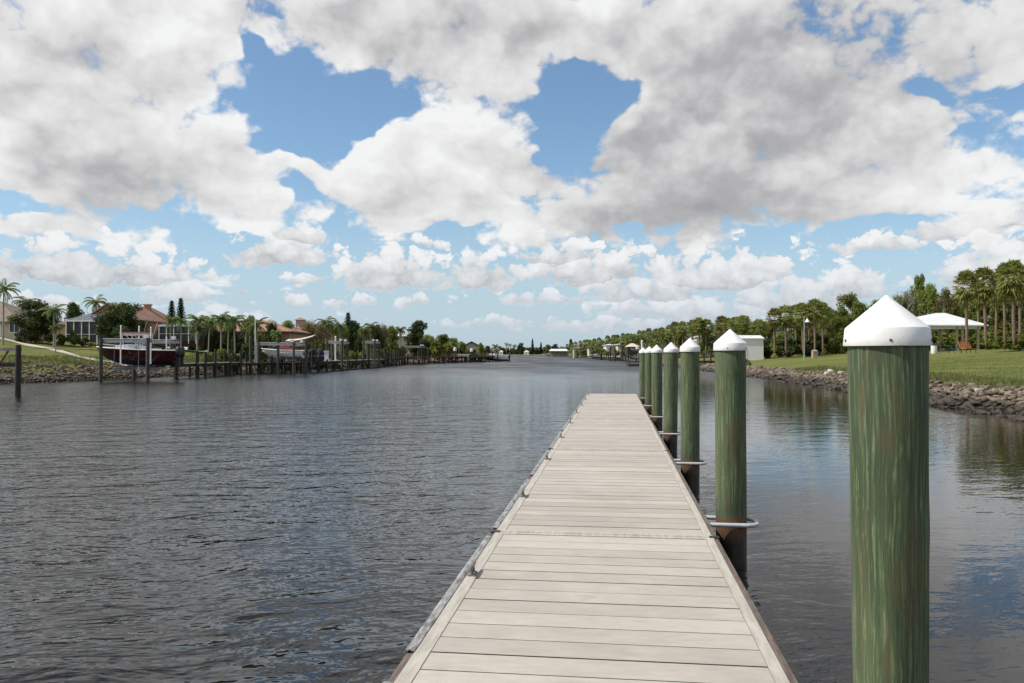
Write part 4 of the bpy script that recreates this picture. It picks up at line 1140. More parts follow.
# boat lift with the maroon boat
boat_lift('boat lift holding the maroon hulled boat', px_x(102.5, 60.5), px_x(147.7, 60.3), 60.3, 65.6, px_z(340, 60.5), 1.0)
pole('lift_guide_pole', 'white guide pole beside the bow of the maroon boat', 'pole', 120.8, 326.5, 61.2, 364, .05, group='white guide poles round the maroon boat')
pole('lift_guide_pole', 'white guide pole near the stern half of the maroon boat', 'pole', 150.8, 328, 61.3, 364, .05, group='white guide poles round the maroon boat')
pole('lift_guide_pole', 'white guide pole behind the canvas top of the maroon boat', 'pole', 139.0, 327, 65.0, 352, .05, group='white guide poles round the maroon boat')
pole('lift_guide_pole', 'short white guide pole behind the outboard of the maroon boat', 'pole', 166.5, 338, 65.2, 352, .05, group='white guide poles round the maroon boat')
boat('maroon hulled centre cabin boat with orange topped canopy on a lift', (px_x(98.5, 63), 63, 1.12), 5.95, 2.35, 1.15, 0, 'maroon', 'navy', 'white', ttop=2.45, motors=2)
# lift at the far left edge
o = thing('timber_dock', 'weathered dock head with one tall piling cut by the left picture edge', 'dock', (px_x(18, 41.4), 41.4, 0)); W2 = 5.5
m = MB(); m.tube([(0, 0, -1.2), (.02, 0, px_z(345, 41.4))], [.15, .13], 10); m.build('pile', 'dark_timber', o, 50)
m = MB(); m.tube([(-W2, 0, -1.2), (-W2, 0, px_z(345, 41.4))], [.15, .13], 10); m.build('pile', 'dark_timber', o, 50)
m = MB(); m.box(-W2 - .2, .05, .14, .24, px_z(351, 41.4), px_z(347.8, 41.4)); m.build('top_beam', 'pale_timber', o)
m = MB(); m.box(-W2 - .2, .05, .14, .9, px_z(363.5, 41.4), px_z(362.3, 41.4)); m.build('deck_boards', 'mid_timber', o)
m = MB(); m.box(-W2 - .2, .05, .15, .25, px_z(367, 41.4), px_z(363.6, 41.4)); m.build('stringer', 'dark_timber', o)
m = MB(); m.tube([(-1.0, .2, px_z(362, 41.4)), (-.6, .19, px_z(351, 41.4))], .05, 6); m.build('brace', 'red_timber', o, 50)
def row_posts(n, zt, side=(-1, 1), jit=.25):
    return [((i + .5) / n, s, zt + R.uniform(-jit, jit), -1.2) for i in range(n) for s in side]
pier('timber_dock', 'grey walkway on dark posts leading right from the maroon boat', (px_x(178, 69), 69), (px_x(236, 80), 80), 1.5, 1.22, [(.10, -1, 2.35, -1), (.14, 1, 2.3, -1), (.28, 1, 2.2, -1), (.33, -1, 1.2, -1), (.45, 1, 2.45, -1), (.47, -1, 2.2, -1), (.66, 1, 1.2, -1), (.72, 1, 1.9, -1), (.74, -1, 1.9, -1), (.93, 1, 2.35, -1), (.95, -1, 2.3, -1)])
pier('timber_dock', 'dark crowded dock below the white boat with maroon cover', (px_x(236, 82), 82), (px_x(322, 94), 94), 2.4, 1.12, row_posts(9, 1.5, (1,), .4) + row_posts(7, 2.1, (-1,), .5), 'mid_timber')
pier('timber_dock', 'grey dock with bare lift frames right of the beige awning', (px_x(322, 96), 96), (px_x(380, 126), 126), 1.9, 1.2, row_posts(9, 1.25, (1,), .15) + row_posts(6, 1.7, (-1,), .4), 'pale_timber')
pier('timber_dock', 'short dock crowded with dark posts before the red decking', (px_x(377, 128), 128), (px_x(400, 150), 150), 1.8, 1.3, row_posts(8, 2.1, (1,), .5) + row_posts(6, 2.1, (-1,), .5), 'dark_timber')
pier('timber_dock', 'long red brown dock line ending at the white boats', (px_x(394, 152), 152), (px_x(455, 190), 190), 1.7, 1.45, row_posts(12, 2.4, (1,), .9) + row_posts(6, 2.4, (-1,), .6), 'red_timber', wide=.12)
pier('timber_dock', 'farther red brown dock out to the left point', (px_x(455, 191), 191), (px_x(497, 222), 222), 1.9, 1.45, row_posts(11, 2.1, (1,), .7) + row_posts(5, 2.3, (-1,), .6), 'red_timber', 'dark_timber', wide=.13)
# second boat, its lift and awning
boat_lift('boat lift under the white boat with the maroon cover', px_x(264, 86), px_x(303, 88), 84.2, 88.4, px_z(343.5, 86), 1.45, 'mid_timber', 'grey_paint', ptop=.1, pr=.11)
boat('white open boat with a maroon canvas cover on a lift', (px_x(262, 86.3), 86.5, 1.5), 4.5, 1.9, .85, -.12, 'white', 'white', 'white', 'maroon_cloth', cabin=False, motors=1)
def awning(label, x0, x1, y0, y1, zl, zh, zf):
    o = thing('boat_awning', label, 'awning', ((x0 + x1) / 2, (y0 + y1) / 2, 0)); hx, hy = (x1 - x0) / 2, (y1 - y0) / 2
    c = MB(); n = 8; vs = []
    for i in range(n + 1):
        t_ = i / n
        for y, dz in ((-hy, 0), (0, .22), (hy, 0)): vs.append((-hx + 2 * hx * t_, y, zl + (zh - zl) * t_ ** 1.5 + dz - .06 * math.sin(PI * t_)))
    k_ = len(vs); vs += [(x, y, z - .05) for x, y, z in vs]; fs = []
    for i in range(n):
        for j in (0, 1): a = 3 * i + j; fs += [(a, a + 3, a + 4, a + 1), (k_ + a, k_ + a + 1, k_ + a + 4, k_ + a + 3)]
        a = 3 * i; fs += [(a, k_ + a, k_ + a + 3, a + 3), (a + 2, a + 5, k_ + a + 5, k_ + a + 2)]
    fs += [(0, 1, k_ + 1, k_), (1, 2, k_ + 2, k_ + 1)]; e = 3 * n; fs += [(e, k_ + e, k_ + e + 1, e + 1), (e + 1, k_ + e + 1, k_ + e + 2, e + 2)]
    c.add(vs, fs); c.build('canvas', 'beige_cloth', o, 50)
    for x in (-hx + .1, hx - .1):
        for y in (-hy + .05, hy - .05):
            m = MB(); m.tube([(x, y, zf), (x, y, (zl if x < 0 else zh) - .05)], .05, 7); m.build('post', 'mid_timber', o, 50)
    return o
awning('beige canvas awning tilted over the dock beside the white boat', px_x(288, 90), px_x(315, 90), 88.9, 91.5, px_z(341, 90), px_z(336.5, 90), 0)
for px, a, b, l in ((250.5, 338, 372, 'grey mooring piling at the left of the crowded dock'), (278, 340, 372, 'grey mooring piling in front of the white boat'), (306, 340, 370, 'grey mooring piling between the awning and the dark tarp')):
    pole('mooring_piling', l, 'piling', px, a, 84.5, None, .14, 'mid_timber')
pole('mooring_piling', 'slim pale pole rising above the left end of the crowded dock', 'piling', 255.2, 320, 86, None, .05, 'white')
for px, l in ((312.5, 'dark tarp bundle standing behind the piling at the awning'), (320, 'dark tarp bundle beside the white post of the next dock')):
    Yb = 92 if px < 315 else 94; x = px_x(px, Yb); o = thing('covered_engine', l, 'covered motor', (x, Yb, 1.12), 0)
    m = MB(); m.lathe([(.42, 0), (.5, .3), (.46, .9), (.40, 1.25), (.26, 1.45), (.05, 1.52)], 14, wob=lambda th, z: 1 + .06 * math.sin(5 * th + z * 2)); m.build('tarp', 'black_cloth', o, 60)
    m = MB(); m.lathe([(.47, 0), (.49, .04), (.47, .08)], 14, at=(0, 0, .62)); m.build('strap', 'grey_paint', o, 60)
def bait_box(px, Y, z, label, w=.8, h=.75):
    x = px_x(px, Y); o = thing('dock_box', label, 'dock box', (x, Y, z)); m = MB(); m.box(-w / 2, w / 2, -.35, .35, 0, h); m.build('box_body', 'white', o)
    m = MB(); m.box(-w / 2 - .04, w / 2 + .04, -.4, .4, h + .003, h + .09); m.build('lid', 'white', o); return o
bait_box(324.5, 96.5, 1.2, 'white dock box at the start of the bare lift dock', .9, 1.1)
boat_lift('empty boat lift frame right of the white dock box', px_x(327, 98), px_x(344, 99), 97.8, 101, px_z(342, 98), .9, 'mid_timber', 'grey_paint', pr=.12)
pole('lift_guide_pole', 'tall pale pole in the empty lift right of the white dock box', 'pole', 335.5, 337, 99.5, 362, .09, 'white')
boat_lift('empty boat lift with bundled piles before the yellow green bush', px_x(366, 116), px_x(378, 117), 114, 117.5, px_z(342, 116), .9, 'mid_timber', 'grey_paint', pr=.13)
boat_lift('empty boat lift on the red brown dock near the dark round tree', px_x(404, 158), px_x(424, 160), 156.5, 160, px_z(346.5, 158), 1.1, 'dark_timber', 'grey_paint', pr=.13)
for i, (px, t_) in enumerate(((384.5, 349), (387.5, 352), (391, 350), (395, 347), (428, 352), (443, 351), (474, 352), (497.5, 354))):
    Yb = 132 if px < 400 else (165 if px < 430 else (178 if px < 450 else 215)); 
    pole('mooring_piling', ['dark piling, leftmost of the four at the short crowded dock', 'low dark piling, second of the four at the short crowded dock', 'dark piling, third of the four at the short crowded dock', 'tallest dark piling, last of the four at the short crowded dock', 'dark piling in front of the first red brown dock', 'dark piling below the yellow green trees by the red brown dock', 'dark piling in front of the farther red brown dock', 'last dark piling at the end of the left point'][i], 'piling', px, t_, Yb, None, .15, 'dark_timber')
def post_lamp(px, Y, ztop_px, label):
    x = px_x(px, Y); z1 = px_z(ztop_px, Y); o = thing('dock_lamp', label, 'lamp', (x, Y, 0)); m = MB(); m.tube([(0, 0, -.4), (0, 0, z1 - .8)], .09, 7); m.build('post', 'mid_timber', o, 50)
    m = MB(); m.lathe([(.25, -.8), (.36, -.75), (.36, -.12), (.1, .0)], 10, at=(0, 0, z1)); m.build('lamp_head', 'white', o, 50)
post_lamp(455, 188, 347.5, 'white box lamp on a post before the gable house')
post_lamp(471.5, 200, 348.5, 'white box lamp on a post right of the gable house front')
boat('white boat with upright rails moored at the left point', (px_x(482, 219), 218.5, .15), 7.2, 2.6, 1.5, -.2, 'white', 'navy', 'white', ttop=3.2, motors=1)
boat('small white boat moored beyond the red brown dock end', (px_x(489, 226), 228, .1), 5.5, 2.2, 1.2, .3, 'white', 'black', 'white', motors=1)
boat('small white boat lying beside the crowded red brown dock', (px_x(447, 196), 196.5, .9), 5.2, 2.0, 1.0, 0, 'white', 'green_plastic', 'white', motors=1, cabin=False)
Y = 212
house('gable_house', 'tan gable house with a dark roof on the left point', px_x(463, Y), px_x(480, Y), Y, Y + 6, 1.6, px_z(347.2, Y), px_z(341.2, Y), 'cream', 'roof_dark', ridge='y', hip=(False, False), over=.7, windows=[(1.0, 2.0, .7, 1.6), (2.6, 3.4, .7, 1.6)])
Y = 150
house('cupola_house', 'tan house with a small red cupola rising over the olive trees', px_x(283, Y), px_x(326, Y), Y, Y + 7, 2.4, px_z(334, Y), px_z(323.5, Y), 'tan', 'roof_red', windows=[(1, 2, .5, 1.5), (3, 4.2, .5, 1.5)], cupola=(px_x(300.5, Y + 3), Y + 3, px_z(326, Y), px_z(316.8, Y), 1.9))
Y = 192
house('pale_roof_house', 'low house with a pale roof seen between palms past the olive trees', px_x(383, Y), px_x(409, Y), Y, Y + 7, 2.1, px_z(336, Y), px_z(330.5, Y), 'cream', 'roof_white', windows=[(1, 2, .8, 1.7), (4, 5, .8, 1.7)])

# plants of the left bank
P_ = plant
P_('queen', 3, 274, 78, 'tall feather palm whose crown is cut by the left picture edge', wpx=30)
P_('queen', 26, 292, 108, 'feather palm rising behind the brown roofed house', wpx=32)
P_('queen', 54, 300, 84, 'feather palm at the right side of the dark tree near the brown roof', wpx=30)
P_('queen', 55.5, 321, 74, 'short palm standing alone on the left lawn', wpx=16)
P_('queen', 96, 291, 101, 'tall slender feather palm in front of the peach gable', wpx=27)
P_('dark', 36, 303, 88, 'wide dark tree right of the brown roofed house', wpx=52, var=0)
P_('dark', 74, 304, 118, 'dark tree behind the white framed pool cage', wpx=28, var=1)
P_('dark', 122, 305.5, 86, 'large round dark tree hiding the peach gable house', wpx=58, var=0)
P_('dark', -25, 306, 104, 'dark tree behind the brown roofed house at the picture edge', wpx=40)
P_('dshrub', 23, 330, 88, 'low clipped dark bush below the brown roofed house', wpx=18)
P_('yshrub', 73.5, 328, 90, 'yellow green bush in front of the white framed pool cage', wpx=14)
P_('shrub', 62, 332, 90, 'green bush left of the yellow green bush at the pool cage', wpx=14)
P_('shrub', 84, 335, 91, 'low green bush right of the yellow green bush at the pool cage', wpx=14)
P_('norfolk', 171.5, 300, 112, 'left one of the two small pointed pines', wpx=10.5)
P_('norfolk', 180.5, 297.5, 113, 'right and taller one of the two small pointed pines', wpx=11)
P_('queen', 170, 312, 99, 'dark feather palm under the left pointed pine', wpx=18)
P_('queen', 181, 313, 100, 'dark feather palm under the right pointed pine', wpx=18)
G1 = 'feather palms in a row before the peach wing'
for px, t_, Yp, w, l in ((197, 308.5, 82, 26, 'bushy feather palm, first of the row before the peach wing'), (208.5, 312, 96, 20, 'feather palm, second of the row before the peach wing'), (221, 306.5, 86, 27, 'tallest feather palm of the row before the peach wing'),
                         (235, 309, 92, 24, 'feather palm with pale trunk right of the tallest of the row'), (245.5, 312, 98, 20, 'feather palm, last but one of the row before the peach wing'), (257, 313, 94, 24, 'feather palm with the palest trunk at the right end of the row'), (228, 315, 101, 18, 'small feather palm behind the tallest of the row'),
                         (197, 319, 81.5, 19, 'short palm filling the stem of the first palm of the row')):
    P_('queen', px, t_, Yp, l, G1, w * 1.12)
for px, t_, Yp, w, k_, l in ((222, 346, 84, 26, 'shrub', 'round green bush on the bank below the row of palms'), (208, 350, 82, 14, 'shrub', 'small green bush left of the round bank bush'), (236, 349, 86, 16, 'dshrub', 'dark bush at the left end of the crowded dock'),
                             (249, 341, 96, 20, 'dshrub', 'dark bush behind the left of the crowded dock'), (262, 337, 98, 18, 'dshrub', 'dark bush behind the bow of the white boat'), (270, 342, 93, 20, 'shrub', 'green bush above the white boat bow'), (258, 330, 104, 22, 'shrub', 'bush against the right end of the peach wing'),
                             (243, 331, 105, 18, 'dshrub', 'dark bush against the middle of the peach wing'), (280, 336, 101, 22, 'dshrub', 'dark bush behind the maroon boat cover'), (297, 343, 100, 20, 'dshrub', 'dark bush under the beige awning'), (222, 331, 105, 16, 'dshrub', 'dark bush at the peach wing near the tallest palm'),
                             (318, 341, 108, 24, 'dshrub', 'dark bush behind the tarp bundles'), (337, 346, 112, 22, 'dshrub', 'dark bush behind the empty lift'), (352, 347, 122, 22, 'shrub', 'green bush right of the empty lift'), (368, 335, 132, 20, 'yshrub', 'yellow green bush over the bundled piles'),
                             (384, 342, 150, 24, 'shrub', 'green bush behind the short crowded dock'), (398, 343, 165, 22, 'yshrub', 'yellow green bush left of the dark round tree'), (437, 338, 192, 26, 'yshrub', 'large yellow green bush before the gable house'), (449, 341, 196, 18, 'shrub', 'green bush left of the gable house'),
                             (457, 345, 206, 14, 'dshrub', 'dark bush at the corner of the gable house'), (484, 348, 226, 12, 'shrub', 'green bush right of the gable house'), (424, 344, 184, 20, 'shrub', 'green bush right of the dark round tree')):
    P_(k_, px, t_, Yp, l, 'bushes along the left bank', w)
P_('queen', 275.5, 326, 104, 'small yellow green palm left of the olive trees', wpx=18)
for px, t_, Yp, w, k_, l in ((288, 322, 128, 34, 'olive', 'wide olive tree left of the cupola'), (309, 321, 130, 36, 'olive', 'wide olive tree right of the cupola'), (322, 325, 134, 26, 'olive', 'olive tree at the foot of the double palms'), (383, 325, 165, 26, 'olive', 'pale olive tree left of the pale roofed house'),
                             (338, 325, 142, 28, 'olive', 'brownish tree behind the empty lift'), (392, 328, 170, 20, 'green', 'green tree in front of the pale roofed house'), (417, 322, 182, 33, 'dark', 'dark round tree standing over the red brown dock'),
                             (441, 335, 200, 28, 'green', 'green tree right of the dark round tree'), (428, 336, 205, 22, 'green', 'green tree close behind the dark round tree'), (452, 338.5, 220, 18, 'green', 'low tree left of the gable roof'), (268, 322, 122, 26, 'green', 'green tree at the end of the peach wing'),
                             (352, 322, 150, 24, 'dark', 'dark tree under the small conifer'), (376, 326, 160, 24, 'dark', 'dark tree behind the yellow green bush')):
    P_(k_, px, t_, Yp, l, 'trees behind the left docks', w)
for px, t_, Yp, w, l in ((326, 313, 138, 26, 'feather palm with the widest crown right of the olive trees'), (340, 317, 140, 18, 'feather palm left of the small conifer'), (358, 321, 152, 18, 'feather palm right of the small conifer'), (370, 318.5, 150, 25, 'tall bushy palm over the bundled piles'),
                         (364, 323, 148, 16, 'lower palm left of the tall bushy palm'), (400.5, 322.5, 178, 16, 'feather palm just left of the dark round tree'), (390, 325, 176, 16, 'feather palm in front of the pale roofed house'), (495, 341.5, 240, 9, 'small palm on the left point by the white boats'), (333, 318, 141, 18, 'second feather palm beside the widest crown')):
    P_('queen', px, t_, Yp, l, 'palms behind the left docks', w)
P_('norfolk', 348, 312, 150, 'small pointed conifer among the left palms', wpx=11)

for px, t_, Yp, w, k_, l in ((462, 342.5, 208, 12, 'green', 'low tree at the left corner of the gable house'), (473, 346, 208, 10, 'dshrub', 'dark bush in front of the gable house'), (481, 344, 209, 10, 'green', 'low tree at the right corner of the gable house'), (467, 347.5, 206, 9, 'shrub', 'green bush under the left lamp of the gable house'), (488, 346.5, 230, 12, 'dark', 'dark tree behind the white boats of the left point')):
    P_(k_, px, t_, Yp, l, 'trees round the gable house', w)

for px, t_, Yp, w, k_, l in ((250, 318, 103, 24, 'green', 'green tree against the right half of the peach wing'), (231, 321, 103, 18, 'dark', 'dark tree against the middle of the peach wing'), (285, 322, 112, 26, 'green', 'green tree beyond the right end of the peach wing'), (212, 322, 104, 16, 'dark', 'dark tree against the left part of the peach wing'), (272, 325, 106, 20, 'dark', 'dark tree by the right corner of the peach wing')):
    P_(k_, px, t_, Yp, l, 'trees against the peach wing', w)
# ---------------------------------------------------------------- right bank
def pavilion(label, px0, px1, pxa, yeave, yapex, ybase, Y, depth):
    ya = Y + depth * .45; x0, x1, xa = px_x(px0, Y), px_x(px1, Y), px_x(pxa, ya); zb = gz((x0 + x1) / 2, Y) ; ze = px_z(yeave, Y); za = px_z(yapex, ya)
    o = thing('picnic_pavilion', label, 'pavilion', ((x0 + x1) / 2, Y, zb)); ax = (x0 + x1) / 2; X0, X1, XA = x0 - ax, x1 - ax, xa - ax; E, A = ze - zb, za - zb
    r = MB(); top = [(X0, -.5, E), (X1, -.5, E), (X1, depth, E), (X0, depth, E), (XA - .5, depth * .45, A), (XA + .5, depth * .45, A)]
    low = [(a, b, c - .14) for a, b, c in top]; fs = [(0, 1, 5, 4), (1, 2, 5), (2, 3, 4, 5), (3, 0, 4)]
    r.add(top + low, fs + [tuple(i + 6 for i in f[::-1]) for f in fs] + [(0, 6, 7, 1), (1, 7, 8, 2), (2, 8, 9, 3), (3, 9, 6, 0)])
    ro = r.build('roof', 'roof_white', o)
    for x in (X0 + .8, XA - .25, XA + .35, X1 - .8):
        for y in (.1, depth - .6):
            p = MB(); p.box(x - .10, x + .10, y - .1, y + .1, -.3, E - .15); p.build('post', 'tan', o)
    b = MB()
    for y in (.1, depth - .6): b.box(X0 + .5, X1 - .5, y - .07, y + .07, E - .42, E - .16)
    b.build('beam', 'white', o)
    s = MB(); s.box(X0, X1, -.4, depth, -.25, .03); s.build('slab', 'path', o)
    return o
pavilion('open picnic pavilion with a pale metal hip roof on the right lawn', 897, 986, 941, 325, 313, 348.5, 88, 8.5)
def picnic_table(px, Y, label, mat='green_plastic', rz=0):
    x = px_x(px, Y); o = thing('picnic_table', label, 'picnic table', (x, Y, gz(x, Y) + (.03 if Y > 87 else 0)), rz)
    m = MB()
    for i in range(4): m.box(-.95, .95, -.38 + i * .195, -.205 + i * .195, .70, .74)
    m.build('table_top', mat, o)
    for s in (-1, 1):
        m = MB(); m.box(-.95, .95, s * .72 - .13, s * .72 + .13, .42, .46); m.build('seat', mat, o)
        m = MB(); m.tube([(s * .6, -.72, .40), (s * .6, .72, .40)], .035, 6)
        for q in (-1, 1): m.tube([(s * .6, q * .55, 0), (s * .6, q * .2, .69)], .035, 6)
        m.build('leg_frame', 'black', o)
picnic_table(957.5, 80, 'green picnic table left of the orange bench')
picnic_table(930, 90, 'dark picnic table under the left half of the pavilion', 'black', .2)
picnic_table(950, 92, 'dark picnic table under the middle of the pavilion', 'black', -.1)
def bench(px, Y, label, rz):
    x = px_x(px, Y); o = thing('park_bench', label, 'bench', (x, Y, gz(x, Y)), rz)
    m = MB()
    for i in range(4): m.box(-.85, .85, -.25 + i * .13, -.14 + i * .13, .42, .46)
    m.build('seat', 'orange_wood', o)
    m = MB()
    for i in range(5):
        z = .52 + i * .12; y = .30 + i * .045; m.box(-.85, .85, y, y + .035, z, z + .10)
    m.build('backrest', 'orange_wood', o)
    for s in (-1, 1):
        m = MB(); m.tube([(s * .7, -.2, 0), (s * .7, -.2, .42)], .03, 6); m.tube([(s * .7, .28, 0), (s * .7, .30, .42), (s * .7, .50, 1.1)], .03, 6); m.tube([(s * .7, -.2, .40), (s * .7, .3, .40)], .025, 6); m.build('leg', 'black', o)
bench(969, 76, 'orange wooden park bench beside the palms right of the pavilion', .5)
def bin_(px, Y, label, mat):
    x = px_x(px, Y); o = thing('litter_bin', label, 'bin', (x, Y, gz(x, Y))); m = MB(); m.lathe([(.26, 0), (.30, .1), (.30, .85)], 14); m.build('barrel', mat, o, 50)
    m = MB(); m.lathe([(.32, .853), (.32, .92), (.15, 1.05)], 14); m.build('lid', 'black', o, 50)
bin_(934, 84, 'pale litter bin at the left end of the pavilion', 'white')
# utility pillar and lamp in front of the mid palms
x = px_x(814.5, 98); o = thing('stone_pillar', 'small tan pillar at the foot of the middle palm group', 'pillar', (x, 98, gz(x, 98)))
m = MB(); m.box(-.28, .28, -.28, .28, -.2, .78); m.build('shaft', 'sand', o); m = MB(); m.add([(-.33, -.33, .783), (.33, -.33, .783), (.33, .33, .783), (-.33, .33, .783), (-.12, -.12, .95), (.12, -.12, .95), (.12, .12, .95), (-.12, .12, .95)], [(3, 2, 1, 0), (4, 5, 6, 7), (0, 1, 5, 4), (1, 2, 6, 5), (2, 3, 7, 6), (3, 0, 4, 7)]); m.build('capstone', 'sand', o)
x = px_x(804.3, 96); zb = gz(x, 96); zt = px_z(316.5, 96) - zb
o = thing('street_lamp', 'grey lamp post with a hanging white lamp before the middle palms', 'lamp post', (x, 96, zb))
m = MB(); m.tube([(0, 0, -.2), (0, 0, zt)], [.085, .055], 8); m.build('post', 'grey_paint', o, 50)
m = MB(); m.tube([(0, 0, zt - .25), (.12, 0, zt - .02), (.32, 0, zt - .05), (.36, 0, zt - .3)], .022, 6); m.build('arm', 'grey_paint', o, 50)
m = MB(); m.lathe([(.05, .22), (.09, .12), (.27, -.12), (.29, -.2), (.02, -.22)][::-1], 14, at=(.36, 0, zt - .45)); m.build('lamp_shade', 'white', o, 50)
# shed
Y = 112
house('white_shed', 'white shed with a shallow roof at the left end of the right lawn', px_x(732, Y), px_x(763.5, Y), Y, Y + 3.5, gz(px_x(748, Y), Y) - .05, px_z(338.2, Y), px_z(335.0, Y), 'white', 'roof_white', windows=[], over=.12, door=(.9, 2.0, 1.7), cat='shed', hip=(False, False))
house('pale_house', 'pale house half hidden between the palms left of the white shed', px_x(700, 175), px_x(722, 175), 175, 183, 2.1, px_z(336.5, 175), px_z(332.5, 175), 'cream', 'roof_white', windows=[(.7, 1.5, .7, 2.1), (2.2, 3.0, .7, 2.1), (3.5, 4.2, .7, 2.1)], over=.3)
# distant houses along the right bank
for a, b, yb, ye, yr, Yh, wl, rf, l in ((574, 588, 353, 348.3, 345.2, 440, 'tan', 'roof_tan', 'tan roofed house farthest along the right bank'), (589, 600, 352.5, 347.5, 344.6, 400, 'cream', 'roof_dark', 'pale house with a dark roof on the far right bank'),
                                     (606, 616, 352, 345, 342.6, 330, 'white', 'roof_white', 'white two storey house on the far right bank'), (618, 627, 352, 344.4, 341.8, 300, 'cream', 'roof_white', 'pale house just left of the black canopy'),
                                     (640, 652, 351, 343, 339.8, 260, 'terracotta', 'roof_red', 'reddish house behind the farthest piles'), (664, 680, 351, 340.5, 337.5, 225, 'cream', 'roof_white', 'long pale house behind the third and fourth piles')):
    house('canal_house', l, px_x(a, Yh), px_x(b, Yh), Yh, Yh + 9, gz(px_x((a + b) / 2, Yh), Yh) - .1, px_z(ye, Yh), px_z(yr, Yh), wl, rf, windows=[(1, 2.2, .8, 1.8), ((px_x(b, Yh) - px_x(a, Yh)) - 2.4, (px_x(b, Yh) - px_x(a, Yh)) - 1.2, .8, 1.8)], over=.5)
# boathouse
Yh = 640; o = thing('boathouse', 'long low boathouse with a white roof on the far shore', 'boathouse', (px_x(558.5, Yh), Yh, 0)); L = 7.2
m = MB(); z0, z1 = px_z(351, Yh), px_z(348.9, Yh); m.add([(-L, -3, z0), (L, -3, z0), (L, 3, z0), (-L, 3, z0), (-L + 1, 0, z1), (L - 1, 0, z1)], [(0, 1, 5, 4), (1, 2, 5), (2, 3, 4, 5), (3, 0, 4), (3, 2, 1, 0)]); m.build('roof', 'roof_white', o)
for i in range(6): m = MB(); m.tube([(-L + .4 + i * (2 * L - .8) / 5, -2.8, -1), (-L + .4 + i * (2 * L - .8) / 5, -2.8, z0)], .18, 6); m.build('post', 'mid_timber', o)
m = MB(); m.box(-L, L, 2.2, 2.6, -.5, z0 - .02); m.build('rear_wall', 'tan', o)
# covered lift: black canopy with a pale top
def canopy_lift(px0, px1, Y, ytop, ye, ylow, label, side='black_cloth', top='beige_cloth'):
    x0, x1 = px_x(px0, Y), px_x(px1, Y); o = thing('canopy_lift', label, 'boat canopy', ((x0 + x1) / 2, Y, 0)); h = (x1 - x0) / 2; E, A, Lw = px_z(ye, Y), px_z(ytop, Y), px_z(ylow, Y)
    m = MB(); m.add([(-h, -2.5, E), (h, -2.5, E), (h, 2.5, E), (-h, 2.5, E), (-.3, 0, A), (.3, 0, A)], [(0, 1, 5, 4), (1, 2, 5), (2, 3, 4, 5), (3, 0, 4), (3, 2, 1, 0)]); m.build('canopy', top, o)
    m = MB(); m.box(-h + .05, -h + .12, -2.4, 2.4, Lw, E - .02); m.box(-h * .9, h * .5, 2.3, 2.38, Lw + .4, E - .02); m.add([(-h + .1, -2.38, E - .01), (h * .6, -2.38, E - .01), (-h * .1, -2.38, Lw), (-h * .6, -2.38, Lw), (-h + .1, -2.30, E - .01), (h * .6, -2.30, E - .01), (-h * .1, -2.30, Lw), (-h * .6, -2.30, Lw)], [(3, 2, 1, 0), (4, 5, 6, 7), (0, 1, 5, 4), (1, 2, 6, 5), (2, 3, 7, 6), (3, 0, 4, 7)]); m.build('side_curtain', side, o)
    for sx in (-1, 1):
        for y in (-2.3, 2.3): m = MB(); m.tube([(sx * (h - .2), y, -1), (sx * (h - .2), y, E - .03)], .13, 7); m.build('post', 'mid_timber', o, 50)
canopy_lift(626, 638.5, 205, 343.3, 346.8, 355.5, 'black sided boat canopy with a pale peaked top beyond the last pile')
boat('white boat under the black sided canopy', (px_x(629.5, 203), 205, .6), 2.9, 1.5, .9, 0, 'white', 'navy', 'white', motors=0, cabin=False)
# floating platform with a frame and covered craft
Yp = 138; o = thing('floating_platform', 'small dark floating platform with a frame just left of the last pile', 'floating dock', (px_x(634.5, Yp), Yp, 0))
m = MB(); m.box(-1.15, 1.15, -1.6, 1.6, -.2, .32); m.build('platform', 'dark_timber', o)
for sx in (-.9, .95):
    for y in (-1.3, 1.3): m = MB(); m.tube([(sx, y, .3), (sx, y, 2.9)], .06, 6); m.build('post', 'dark_timber', o)
m = MB(); m.box(-1, 1.05, -1.35, -1.25, 2.15, 2.3); m.box(-1, 1.05, 1.25, 1.35, 2.15, 2.3); m.build('cross_beam', 'dark_timber', o)
boat('grey covered dinghy hoisted on the small floating platform', (px_x(631, Yp), Yp, 2.31), 1.9, 1.0, .45, 0, 'grey_paint', 'grey_paint', 'grey_paint', motors=0, cabin=False, cover='beige_cloth')
G2 = 'small white boats along the far right bank'
for i, (px, Yb, L, l) in enumerate(((589, 330, 6.6, 'brightest small white boat lying on the far water left of the canopy'), (545, 700, 9, 'leftmost distant white boat near the long boathouse'), (569, 600, 8, 'white boat right of the long boathouse'), (599, 300, 4.6, 'low white boat between the dark far pilings'), (614, 262, 4.4, 'white boat behind the twin dark pilings'), (607, 285, 4, 'tiny white boat left of the twin dark pilings'))):
    boat(l, (px_x(px, Yb), Yb, .15), L, L * .34, L * .2, R.uniform(-.3, .3), 'white', 'navy', 'white', motors=1, group=G2, simple_=True)
for i, (px, t_, Yb, l) in enumerate(((610.5, 347, 232, 'left of the twin dark pilings on the far right water'), (615, 347, 232, 'right of the twin dark pilings on the far right water'), (601, 350, 270, 'lone dark piling left of the twin pilings'), (622.5, 346, 228, 'slim piling at the left side of the black canopy'), (642, 341, 190, 'pale tall pole behind the last pile'), (593, 351, 310, 'farthest dark piling beside the white boat'))):
    pole('mooring_piling', l, 'piling', px, t_, Yb, None, .2, 'dark_timber' if i != 4 else 'white')
pier('timber_dock', 'low dock under the far right houses', (px_x(598, 290), 290), (px_x(626, 236), 236), 1.8, 1.1, row_posts(12, 1.8, (-1, 1), .8), 'pale_timber', wide=.16)
